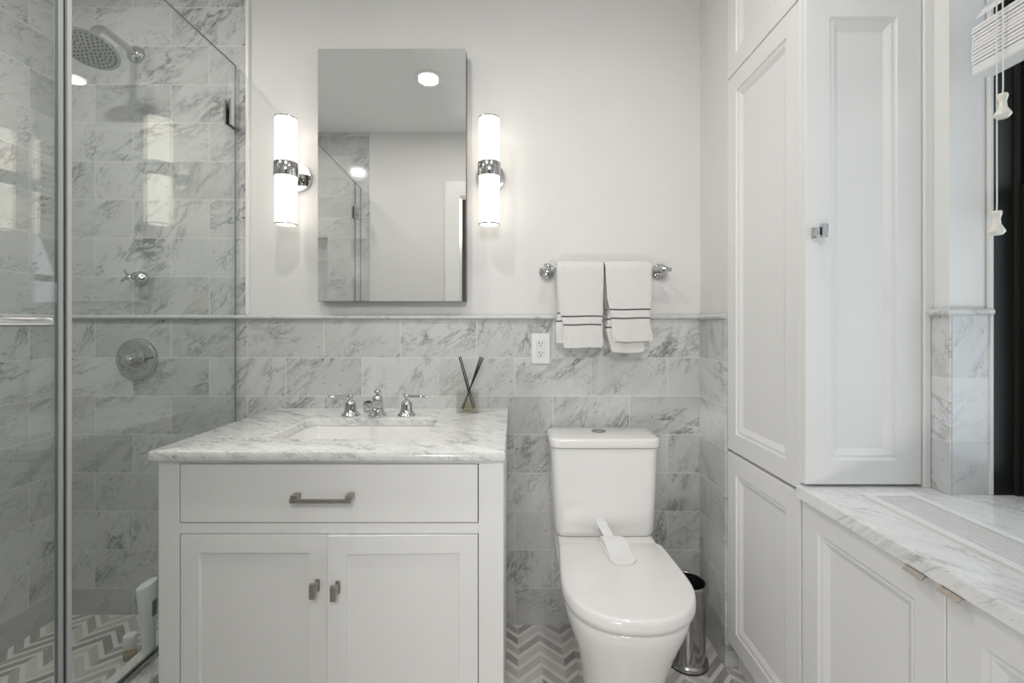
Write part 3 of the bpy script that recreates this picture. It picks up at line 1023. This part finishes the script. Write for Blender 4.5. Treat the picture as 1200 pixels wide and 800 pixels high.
# ------------------------------------------------------------------ outlet
ox, oz = 0.1045, 1.111
t = thing('wall_outlet', 'white double socket on the marble tile below the towel bar', 'outlet', (ox, 0, oz))
b = BM(); box(b, ox - 0.037, ox + 0.037, -0.006, 0.0, oz - 0.061, oz + 0.061, 0.002); mesh_obj('cover_plate', b, M['outlet'], t)
b = BM(); box(b, ox - 0.017, ox + 0.017, -0.0085, -0.006, oz - 0.034, oz + 0.034, 0.001); ins = mesh_obj('insert', b, M['outletface'], t)
for s in (-1, 1):
    b = BM()
    for dx, hh in ((-0.006, 0.0045), (0.006, 0.0036)):
        box(b, ox + dx - 0.0012, ox + dx + 0.0012, -0.0090, -0.0085, oz + s * 0.019 + 0.003 - hh, oz + s * 0.019 + 0.003 + hh)
    lathe(b, [(0.0026, 0.0085), (0.0026, 0.0090)], (ox, 0, oz + s * 0.019 - 0.008), (0, -1, 0), 14)
    mesh_obj('socket', b, M['slot'], ins)
for s in (-1, 1):
    b = BM(); lathe(b, [(0.0030, 0.006), (0.0026, 0.0070), (0.001, 0.0071)], (ox, 0, oz + s * 0.048), (0, -1, 0), 14); mesh_obj('screw', b, M['outletface'], t, True)

# ------------------------------------------------------------------ towel bar and towels
TBZ, TBY = 1.420, -0.072
t = thing('towel_bar', 'chrome towel bar on round rosettes above the marble wainscot', 'towel rail', (0.357, 0.0, TBZ))
b = BM()
tube(b, [(0.118, TBY, TBZ), (0.121, TBY, TBZ), (0.604, TBY, TBZ), (0.607, TBY, TBZ)], [0.0065, 0.0085, 0.0085, 0.0065], 20)
mesh_obj('bar', b, M['chrome'], t, True)
for x in (0.131, 0.583):
    b = BM(); lathe(b, [(0.001, -0.005), (0.032, -0.005), (0.032, 0.004), (0.029, 0.008), (0.024, 0.010), (0.022, 0.014), (0.015, 0.018), (0.001, 0.020)], (x, 0, TBZ), (0, -1, 0), 36)
    r_ = mesh_obj('rosette', b, M['chrome'], t, True)
    b = BM(); lathe(b, [(0.010, 0.016), (0.0085, 0.030), (0.0090, 0.055), (0.0125, 0.062), (0.0135, 0.072), (0.0125, 0.080), (0.001, 0.084)], (x, 0, TBZ), (0, -1, 0), 24)
    mesh_obj('post', b, M['chrome'], r_, True)


def drape(bm, xf, rad, thick, zf, zb, stripes, seed, flare=0.0):
    """cloth over the bar: xf(f) gives (x0, x1) at fraction f down the front; stripes in z on the front and back"""
    rnd = random.Random(seed)
    zc = TBZ
    ts = []
    def zlist(z0):
        zz = [z0 + (zc - z0) * i / 22 for i in range(23)]
        for s0, s1 in stripes:
            if s0 > z0:
                zz += [s0, s1]
        return sorted(set(zz))
    path = [('f', z) for z in zlist(zf)]
    path += [('a', PI * i / 8) for i in range(1, 8)]
    path += [('b', z) for z in reversed(zlist(zb))]
    nx = 15
    ph = [rnd.uniform(0, 6) for _ in range(4)]
    outer, inner = [], []
    for kind, v in path:
        ro, ri = rad + thick / 2, rad - thick / 2
        row_o, row_i = [], []
        f = 0.0
        if kind == 'f':
            f = (zc - v) / (zc - zf)
        elif kind == 'b':
            f = (zc - v) / (zc - zb)
        x0, x1 = xf(f)
        for i in range(nx + 1):
            s = i / nx
            edge = min(s, 1 - s)
            th = thick / 2 * (1 - 0.85 * max(0.0, 1 - edge / 0.05) ** 2)
            wob = 0.0022 * f * math.sin(s * 7 + ph[0]) + 0.0012 * f * math.sin(s * 15 + ph[1] + f * 3)
            x = x0 + (x1 - x0) * s + 0.0012 * math.sin(f * 9 + ph[2]) * f
            if kind == 'f':
                row_o.append((x, TBY - rad - th + wob - flare * f, v + 0.0016 * f * math.sin(s * 6 + ph[3])))
                row_i.append((x, TBY - rad + th + wob - flare * f, v + 0.0016 * f * math.sin(s * 6 + ph[3])))
            elif kind == 'b':
                row_o.append((x, TBY + rad + th + wob * 0.5, v))
                row_i.append((x, TBY + rad - th + wob * 0.5, v))
            else:
                cy, sz = -math.cos(v), math.sin(v)
                row_o.append((x, TBY + cy * (rad + th), zc + sz * (rad + th)))
                row_i.append((x, TBY + cy * (rad - th), zc + sz * (rad - th)))
        outer.append(row_o)
        inner.append(row_i)
    vo = [[bm.verts.new(p) for p in r] for r in outer]
    vi = [[bm.verts.new(p) for p in r] for r in inner]
    def is_stripe(k):
        (ka, va), (kb, vb) = path[k], path[k + 1]
        if ka == 'a' or kb == 'a' or ka != kb:
            return 0
        mz = (va + vb) / 2
        return 1 if any(s0 - 1e-6 < mz < s1 + 1e-6 for s0, s1 in stripes) else 0
    for k in range(len(path) - 1):
        mi = is_stripe(k)
        for i in range(nx):
            for vv in (vo, vi):
                fc = bm.faces.new((vv[k][i], vv[k][i + 1], vv[k + 1][i + 1], vv[k + 1][i]))
                fc.material_index = mi
        for i in (0, nx):
            bm.faces.new((vo[k][i], vo[k + 1][i], vi[k + 1][i], vi[k][i])).material_index = mi
    for k in (0, len(path) - 1):
        for i in range(nx):
            bm.faces.new((vo[k][i], vi[k][i], vi[k][i + 1], vo[k][i + 1]))


def lerp_tab(tab):
    def fn(f):
        for (f0, a0, b0), (f1, a1, b1) in zip(tab, tab[1:]):
            if f <= f1:
                u = (f - f0) / (f1 - f0)
                return a0 + (a1 - a0) * u, b0 + (b1 - b0) * u
        return tab[-1][1], tab[-1][2]
    return fn


def st(*zs):
    return [(z - 0.0030, z + 0.0030) for z in zs]


t = thing('hand_towel', 'white hand towel with grey stripes, left one on the bar above the socket', 'towel', (0.25, TBY, TBZ), 'white hand towels')
b = BM(); drape(b, lerp_tab([(0, 0.164, 0.340), (0.55, 0.172, 0.336), (0.72, 0.186, 0.330), (0.80, 0.186, 0.333), (0.93, 0.186, 0.340), (1.0, 0.190, 0.333)]), 0.0265, 0.0085, 1.119, 1.15, st(1.238, 1.206), 3, 0.004)
mesh_obj('outer_layer', b, [M['terry'], M['stripe']], t, True, angle=60)
b = BM(); drape(b, lerp_tab([(0, 0.161, 0.337), (0.6, 0.167, 0.337), (0.8, 0.160, 0.340), (1.0, 0.162, 0.337)]), 0.0165, 0.0085, 1.135, 1.135, st(1.250, 1.219), 7)
mesh_obj('inner_layer', b, [M['terry'], M['stripe']], t, True, angle=60)
t = thing('hand_towel', 'white hand towel with grey stripes, right one on the bar and hanging a little longer', 'towel', (0.435, TBY, TBZ), 'white hand towels')
b = BM(); drape(b, lerp_tab([(0, 0.346, 0.522), (0.4, 0.352, 0.521), (0.65, 0.368, 0.517), (0.75, 0.369, 0.515), (0.92, 0.369, 0.524), (1.0, 0.374, 0.524)]), 0.0265, 0.0085, 1.143, 1.11, st(1.264, 1.231), 11, 0.004)
mesh_obj('outer_layer', b, [M['terry'], M['stripe']], t, True, angle=60)
b = BM(); drape(b, lerp_tab([(0, 0.349, 0.519), (0.4, 0.366, 0.512), (0.75, 0.352, 0.502), (1.0, 0.372, 0.494)]), 0.0165, 0.0085, 1.100, 1.105, st(1.227, 1.195), 17)
mesh_obj('inner_layer', b, [M['terry'], M['stripe']], t, True, angle=60)

# ------------------------------------------------------------------ toilet
TX = 0.328
t = thing('toilet', 'white close-coupled toilet with lid down, between vanity and tall cabinet', 'toilet', (TX, -0.35, 0.0))


def dshape(cx, yb, yf, hwb, hw, z, r=0.025, n=14, pw=2.25):
    """D outline: straight back with small corners, sides widening to hw, elliptical front"""
    pts = []
    ym = yf + hw * 1.08
    for i in range(2 * n + 1):           # front half from right to left
        a = PI * i / (2 * n)
        ca, sa = math.cos(a), math.sin(a)
        px = hw * math.copysign(abs(ca) ** (2 / pw), ca)
        py = (ym - yf) * abs(sa) ** (2 / pw)
        pts.append((cx + px, ym - py, z))
    for i in range(5):
        u = (i + 1) / 6
        pts.append((cx - hw - (hwb - hw) * u ** 1.3, ym + (yb - r - ym) * u, z))
    for i in range(5):
        a = PI - (PI / 2) * i / 4
        pts.append((cx - hwb + r + r * math.cos(a), yb - r + r * math.sin(a), z))
    for i in range(5):
        a = PI / 2 - (PI / 2) * i / 4
        pts.append((cx + hwb - r + r * math.cos(a), yb - r + r * math.sin(a), z))
    for i in range(5):
        u = 1 - (i + 1) / 6
        pts.append((cx + hw + (hwb - hw) * u ** 1.3, ym + (yb - r - ym) * u, z))
    return pts


b = BM()
loft(b, [dshape(TX, -0.02, -0.555, 0.105, 0.108, 0.0), dshape(TX, -0.02, -0.560, 0.110, 0.112, 0.012), dshape(TX, -0.02, -0.570, 0.112, 0.116, 0.10),
         dshape(TX, -0.02, -0.600, 0.118, 0.128, 0.20), dshape(TX, -0.02, -0.635, 0.140, 0.148, 0.28), dshape(TX, -0.02, -0.662, 0.165, 0.168, 0.335),
         dshape(TX, -0.02, -0.676, 0.172, 0.178, 0.370), dshape(TX, -0.02, -0.680, 0.174, 0.181, 0.392), dshape(TX, -0.02, -0.677, 0.172, 0.179, 0.400), dshape(TX, -0.025, -0.668, 0.166, 0.171, 0.403)])
mesh_obj('bowl', b, M['porcelain'], t, True, angle=70)
b = BM(); rslab(b, TX - 0.172, TX + 0.172, -0.262, -0.018, 0.403, 0.440, 0.02, 0.008); mesh_obj('rear_deck', b, M['porcelain'], t, True)
b = BM()
loft(b, [dshape(TX, -0.266, -0.676, 0.168, 0.178, 0.4035), dshape(TX, -0.266, -0.682, 0.171, 0.184, 0.406), dshape(TX, -0.266, -0.682, 0.171, 0.184, 0.412), dshape(TX, -0.268, -0.678, 0.169, 0.180, 0.4155)])
mesh_obj('seat', b, M['seatplastic'], t, True, angle=60)
b = BM()
LZ = 0.4545
loft(b, [dshape(TX, -0.266, -0.694, 0.174, 0.187, 0.4165), dshape(TX, -0.266, -0.699, 0.177, 0.1895, 0.419), dshape(TX, -0.266, -0.700, 0.1775, 0.190, 0.430),
         dshape(TX, -0.266, -0.699, 0.177, 0.1895, 0.442), dshape(TX, -0.267, -0.6975, 0.176, 0.1880, 0.4495), dshape(TX, -0.269, -0.6945, 0.174, 0.1852, 0.4530), dshape(TX, -0.272, -0.688, 0.169, 0.179, LZ)])
mesh_obj('lid', b, M['seatplastic'], t, True, angle=70)
b = BM()
def tk(hw, yf, z, r=0.035): return rrect(TX - hw, TX + hw, yf, -0.014, r, z, 8)
loft(b, [tk(0.172, -0.190, 0.4405), tk(0.178, -0.196, 0.446), tk(0.181, -0.199, 0.460), tk(0.188, -0.201, 0.60), tk(0.193, -0.201, 0.745), tk(0.193, -0.201, 0.759)])
mesh_obj('tank', b, M['porcelain'], t, True, angle=60)
b = BM(); rslab(b, TX - 0.200, TX + 0.200, -0.209, -0.008, 0.761, 0.797, 0.035, 0.009, 8); tl = mesh_obj('tank_lid', b, M['porcelain'], t, True, angle=60)
b = BM()
lathe(b, [(0.001, -0.001), (0.027, -0.001), (0.027, 0.003), (0.024, 0.0055), (0.0215, 0.0045), (0.020, 0.0075), (0.001, 0.0085)], (TX - 0.005, -0.085, 0.797), n=36)
mesh_obj('flush_button', b, M['chrome_dull'], tl, True)
# child lock bridging tank and lid
LXX = 0.340
t = thing('toilet_lock', 'white plastic strap latch fixed from the tank front onto the toilet lid', 'safety latch', (LXX, -0.29, LZ))
b = BM()
# pad on the lid
def pad(hw, yb, yf, z, r=0.028):
    pts = []
    for i in range(13):
        a = PI * i / 12
        pts.append((LXX + 0.006 + hw * math.cos(a), yf + hw - hw * math.sin(a), z))
    pts += [(LXX - 0.004 - hw, yb, z), (LXX - 0.010 + hw, yb, z)]
    return pts
loft(b, [pad(0.0440, -0.268, -0.424, LZ + 0.0004), pad(0.0445, -0.268, -0.4245, LZ + 0.003), pad(0.042, -0.269, -0.422, LZ + 0.0055)])
mesh_obj('lid_pad', b, M['whiteplastic'], t, True)
b = BM()
prof = [(-0.385, LZ + 0.0056), (-0.372, LZ + 0.009), (-0.348, LZ + 0.011), (-0.332, LZ + 0.021), (-0.305, LZ + 0.025), (-0.270, LZ + 0.024), (-0.258, LZ + 0.020), (-0.258, LZ + 0.006), (-0.268, LZ + 0.0056)]
rings = []
for i in range(5):
    s = i / 4
    e = 0.0 if 0 < i < 4 else 0.002
    rings.append([(LXX - 0.044 + 0.076 * s + (-0.255 - y) * 0.09, y, z - e) for y, z in prof])
loft(b, rings)
mesh_obj('catch', b, M['whiteplastic'], t, True, angle=30)
b = BM()
sp = [(-0.262, LZ + 0.014), (-0.240, LZ + 0.022), (-0.215, LZ + 0.030), (-0.206, LZ + 0.044), (-0.2035, LZ + 0.056)]
rings = []
for k, (y, z) in enumerate(sp):
    cx = LXX - 0.011 - 0.006 * k
    rings.append([(cx - 0.017, y, z), (cx + 0.017, y, z), (cx + 0.017, y + 0.0015, z + 0.003), (cx - 0.017, y + 0.0015, z + 0.003)])
loft(b, rings)
box(b, LXX - 0.051, LXX - 0.017, -0.2045, -0.2012, 0.470, 0.518, 0.001)
mesh_obj('strap', b, M['whiteplastic'], t)

# ------------------------------------------------------------------ bin
WX, WY = 0.618, -0.206
t = thing('waste_bin', 'slim chrome waste bin with black inside, beside the toilet', 'bin', (WX, WY, 0))
b = BM()
lathe(b, [(0.058, 0.004), (0.0705, 0.004), (0.072, 0.008), (0.071, 0.016), (0.066, 0.020), (0.0625, 0.022), (0.0625, 0.278), (0.0645, 0.282), (0.0645, 0.288), (0.062, 0.290), (0.0605, 0.288), (0.0605, 0.018), (0.001, 0.016)], (WX, WY, 0), n=56)
mesh_obj('body', b, M['steel'], t, True)
b = BM(); lathe(b, [(0.056, 0.0), (0.0715, 0.0), (0.0720, 0.0039), (0.056, 0.0039)], (WX, WY, 0), n=48); mesh_obj('base_ring', b, M['rubber'], t, True)
b = BM()
lathe(b, [(0.0603, 0.0185), (0.0603, 0.2885), (0.0585, 0.2885), (0.0575, 0.270), (0.0570, 0.030), (0.001, 0.026)], (WX, WY, 0), n=48); mesh_obj('inner_bucket', b, M['black'], t, True)

# ------------------------------------------------------------------ shower enclosure
GZ0, GZ1 = 0.182, 2.240
t = thing('shower_screen', 'fixed clear glass shower panel between vanity and shower', 'shower screen', (SHX, -0.36, GZ0))
def glass_panel(name, y0, y1, z0, z1, parent):
    b = BM(); box(b, SHX - 0.004, SHX + 0.004, y0, y1, z0, z1)
    o = mesh_obj(name, b, [M['glass'], M['glassedge']], parent)
    for p in o.data.polygons:
        if abs(p.normal.x) < 0.5:
            p.material_index = 1
    return o
glass_panel('glass_panel', -0.712, -0.012, GZ0 + 0.004, GZ1, t)
b = BM(); box(b, SHX - 0.008, SHX + 0.008, -0.7245, -0.7122, GZ0 + 0.004, GZ1 - 0.002, 0.002); o = mesh_obj('edge_seal', b, M['seal'], t); o['label'] = 'pale vinyl seal'
b = BM()
for s in (-1, 1):
    box(b, SHX + s * 0.0055, SHX + s * 0.0125, -0.745, -0.0005, 0.1805, 0.194, 0.001)
mesh_obj('sill_channel', b, M['chrome_dull'], t)
b = BM()
for s in (-1, 1):
    box(b, SHX + s * 0.0055, SHX + s * 0.0135, -0.066, -0.0005, 1.985, 2.085, 0.0025)
box(b, SHX - 0.013, SHX + 0.013, -0.0115, -0.0005, 1.985, 2.085, 0.001)
o = mesh_obj('wall_clamp', b, M['chrome'], t); o['label'] = 'chrome glass clamp on the wall'
t = thing('shower_door', 'clear glass shower door with a chrome bar handle at the left edge', 'shower door', (SHX, -0.745, GZ0))
t.rotation_euler = (0, 0, math.radians(-2.7))
glass_panel('glass_panel', -1.612, -0.745, GZ0 + 0.012, GZ1, t)
b = BM(); box(b, SHX - 0.007, SHX + 0.007, -0.7448, -0.7335, GZ0 + 0.012, GZ1 - 0.002, 0.002); mesh_obj('edge_seal', b, M['sealdark'], t)
b = BM(); box(b, SHX - 0.005, SHX + 0.005, -0.7334, -0.7285, GZ0 + 0.012, GZ1 - 0.002); mesh_obj('gap_shade_strip', b, M['rubber'], t)  # dark strip added to stand in for the shaded gap beside the door
b = BM()
hx = SHX + 0.045
tube(b, [(hx, -1.45, 1.212), (hx, -1.444, 1.212), (hx, -0.810, 1.212), (hx, -0.803, 1.212), (hx, -0.800, 1.212)], [0.010, 0.0125, 0.0125, 0.0112, 0.0065], 20)
for yy in (-0.86, -1.40):
    lathe(b, [(0.012, 0.0055), (0.012, 0.010), (0.008, 0.012), (0.008, 0.045)], (SHX, yy, 1.212), (1, 0, 0), 18)
o = mesh_obj('handle', b, M['chrome_bright'], t, True); o['label'] = 'horizontal chrome towel-bar handle'
b = BM()
for zc in (0.55, 2.02):
    for s in (-1, 1):
        box(b, SHX + s * 0.0055, SHX + s * 0.0145, -1.660, -1.575, zc - 0.045, zc + 0.045, 0.002)
mesh_obj('hinge', b, M['chrome'], t)
t = thing('shower_screen', 'narrow fixed glass strip at the doorway end of the shower', 'shower screen', (-1.1596, -1.69, GZ0))
t.rotation_euler = (0, 0, math.radians(-2.7))
SHX_KEEP = SHX
SHX = -1.1596
glass_panel('glass_panel', -1.757, -1.620, GZ0 + 0.004, GZ1, t)
b = BM()
for s in (-1, 1):
    box(b, SHX + s * 0.0055, SHX + s * 0.0125, -1.757, -1.62, 0.1805, 0.194, 0.001)
mesh_obj('sill_channel', b, M['chrome_dull'], t)
SHX = SHX_KEEP

# ------------------------------------------------------------------ shower fittings
hX = -1.520
t = thing('rain_shower', 'round chrome rain shower head on a bent arm from the tiled wall', 'shower head', (hX, 0.0, 2.293))
b = BM(); lathe(b, [(0.001, -0.004), (0.034, -0.004), (0.035, 0.003), (0.032, 0.010), (0.024, 0.017), (0.014, 0.021), (0.001, 0.022)], (hX, 0, 2.290), (0, -1, 0), 36); mesh_obj('flange', b, M['chrome'], t, True)
b = BM()
hy, hz_ = -0.205, 2.190
pts = [(hX, -0.010, 2.290), (hX, -0.06, 2.294)] + bez((hX, -0.10, 2.297), (hX, -0.170, 2.305), (hX, -0.190, 2.285), (hX, hy + 0.012, hz_ + 0.036), 10)
tube(b, pts, 0.0130, 16); mesh_obj('arm', b, M['chrome'], t, True)
ax = Vector((0.08, -0.36, -1)).normalized()
b = BM()
lathe(b, [(0.001, -0.044), (0.013, -0.043), (0.016, -0.032), (0.014, -0.022), (0.022, -0.018), (0.055, -0.013), (0.082, -0.009), (0.0855, -0.005), (0.0855, 0.001), (0.083, 0.003), (0.078, 0.0015), (0.001, 0.0015)], (hX, hy, hz_), ax, 56)
hd = mesh_obj('head', b, M['chrome'], t, True)
a_, u_, v_ = frame_from(ax)
b = BM()
lathe(b, [(0.001, 0.0016), (0.077, 0.0016), (0.077, 0.0022), (0.001, 0.0022)], (hX, hy, hz_), ax, 40)
fp = mesh_obj('face_plate', b, plain('spray_plate', (0.50, 0.51, 0.52), 0.3, 0.6), hd)
b = BM()
for ring_i, cnt in ((1, 6), (2, 12), (3, 18), (4, 24), (5, 30)):
    for k in range(cnt):
        aa = 2 * PI * (k + 0.5 * (ring_i % 2)) / cnt
        rr = 0.0142 * ring_i
        c = Vector((hX, hy, hz_)) + u_ * (rr * math.cos(aa)) + v_ * (rr * math.sin(aa))
        lathe(b, [(0.0029, 0.0022), (0.0024, 0.0050), (0.001, 0.0052)], c, ax, 8)
o = mesh_obj('nozzles', b, plain('nozzle_grey', (0.10, 0.105, 0.11), 0.5), hd, True); o['kind'] = 'stuff'

vX, vZ = -1.502, 1.392
t = thing('diverter_valve', 'small chrome cross-handle valve on the shower wall, upper of the two controls', 'shower valve', (vX, 0, vZ))
b = BM(); lathe(b, [(0.001, -0.003), (0.029, -0.003), (0.030, 0.003), (0.027, 0.009), (0.020, 0.014), (0.012, 0.020), (0.010, 0.040), (0.012, 0.046), (0.013, 0.058), (0.001, 0.060)], (vX, 0, vZ), (0, -1, 0), 32); mesh_obj('body', b, M['chrome'], t, True)
b = BM()
for aa in (0.55, 0.55 + PI / 2):
    dx, dz = math.cos(aa), math.sin(aa)
    tube(b, [(vX - dx * 0.033, -0.062, vZ - dz * 0.033), (vX - dx * 0.028, -0.062, vZ - dz * 0.028), (vX, -0.062, vZ), (vX + dx * 0.028, -0.062, vZ + dz * 0.028), (vX + dx * 0.033, -0.062, vZ + dz * 0.033)], [0.0035, 0.0048, 0.0036, 0.0048, 0.0035], 12)
lathe(b, [(0.010, 0.054), (0.010, 0.066), (0.006, 0.071), (0.001, 0.072)], (vX, 0, vZ), (0, -1, 0), 20)
mesh_obj('cross_handle', b, M['chrome'], t, True)

pX, pZ = -1.516, 1.067
t = thing('shower_control', 'large round chrome shower control plate with lever, below the cross handle', 'shower valve', (pX, 0, pZ))
b = BM(); lathe(b, [(0.001, -0.003), (0.084, -0.003), (0.0855, 0.002), (0.084, 0.005), (0.076, 0.006), (0.074, 0.008), (0.070, 0.0085), (0.001, 0.010)], (pX, 0, pZ), (0, -1, 0), 56); mesh_obj('plate', b, M['chrome'], t, True)
b = BM(); lathe(b, [(0.034, 0.009), (0.031, 0.016), (0.027, 0.026), (0.024, 0.044), (0.022, 0.056), (0.014, 0.063), (0.001, 0.065)], (pX, 0, pZ), (0, -1, 0), 36); mesh_obj('hub', b, M['chrome'], t, True)
b = BM(); tube(b, [(pX + 0.005, -0.045, pZ - 0.002), (pX + 0.03, -0.050, pZ + 0.004), (pX + 0.058, -0.052, pZ + 0.010), (pX + 0.066, -0.052, pZ + 0.012)], [0.0095, 0.0075, 0.0065, 0.004], 14); mesh_obj('lever', b, M['chrome'], t, True)

# bottles in the shower
bx, by, bz = -1.147, -0.415, 0.180
t = thing('tall_bottle', 'tall white tapered bottle with slanted top on the shower threshold', 'bottle', (bx, by, bz))
b = BM()
rings = []
for r, h, lx, tilt in ((0.014, 0.0, 0, 0), (0.0165, 0.002, 0, 0), (0.018, 0.03, 0.0, 0), (0.0205, 0.09, -0.002, 0.02), (0.0245, 0.16, -0.004, 0.1), (0.0275, 0.210, -0.006, 0.35), (0.0265, 0.2145, -0.006, 0.40), (0.024, 0.2155, -0.006, 0.42)):
    rings.append([(bx + lx + r * math.cos(2 * PI * i / 32), by + r * math.sin(2 * PI * i / 32), bz + h + tilt * r * (0.9 * math.cos(2 * PI * i / 32) + 0.5 * math.sin(2 * PI * i / 32))) for i in range(32)])
loft(b, rings)
mesh_obj('body', b, M['whiteplastic'], t, True)
b = BM()
rings = []
for h, r in ((0.115, 0.0222), (0.165, 0.0252)):
    rings.append([(bx - 0.003 + r * math.cos(a), by + r * math.sin(a), bz + h) for a in [(-0.45 + 0.9 * i / 6) for i in range(7)]] + [(bx - 0.003 + (r - 0.002) * math.cos(a), by + (r - 0.002) * math.sin(a), bz + h) for a in [(-0.45 + 0.9 * i / 6) for i in range(6, -1, -1)]])
loft(b, rings)
mesh_obj('label_patch', b, M['greylabel'], t)
sx, sy, sz_ = -1.345, -0.245, 0.04
t = thing('small_bottle', 'small amber bottle with big white cap and gold collar on the shower floor', 'bottle', (sx, sy, sz_))
b = BM(); lathe(b, [(0.001, 0.0), (0.018, 0.0), (0.020, 0.003), (0.020, 0.022), (0.014, 0.028), (0.001, 0.028)], (sx, sy, sz_), n=32); mesh_obj('body', b, M['amber'], t, True)
b = BM(); lathe(b, [(0.014, 0.027), (0.015, 0.028), (0.015, 0.038), (0.013, 0.039)], (sx, sy, sz_), n=32); mesh_obj('collar', b, M['gold'], t, True)
b = BM(); lathe(b, [(0.001, 0.039), (0.0185, 0.039), (0.020, 0.041), (0.020, 0.080), (0.0185, 0.083), (0.001, 0.083)], (sx, sy, sz_), n=32); mesh_obj('cap', b, M['whiteplastic'], t, True)

# ------------------------------------------------------------------ recessed downlights
labs = ['recessed white ceiling downlight over the vanity, seen in the mirror', 'recessed white ceiling downlight over the toilet side', 'recessed white ceiling downlight over the shower']
for (lx, ly), lb in zip(DOWN, labs):
    t = thing('downlight', lb, 'ceiling light', (lx, ly, CEIL), 'recessed ceiling lights')
    b = BM()
    loft(b, [[(lx + r * math.cos(2 * PI * i / 40), ly + r * math.sin(2 * PI * i / 40), z) for i in range(40)] for r, z in ((0.056, CEIL - 0.001), (0.078, CEIL - 0.001), (0.077, CEIL - 0.005), (0.058, CEIL - 0.007))], closed=True)
    mesh_obj('trim_ring', b, M['trimwhite'], t, True)
    b = BM(); lathe(b, [(0.001, CEIL - 0.006), (0.0555, CEIL - 0.006), (0.0555, CEIL - 0.001), (0.001, CEIL - 0.001)], (lx, ly, 0), n=40)
    mesh_obj('diffuser', b, M['downlight'], t, True)
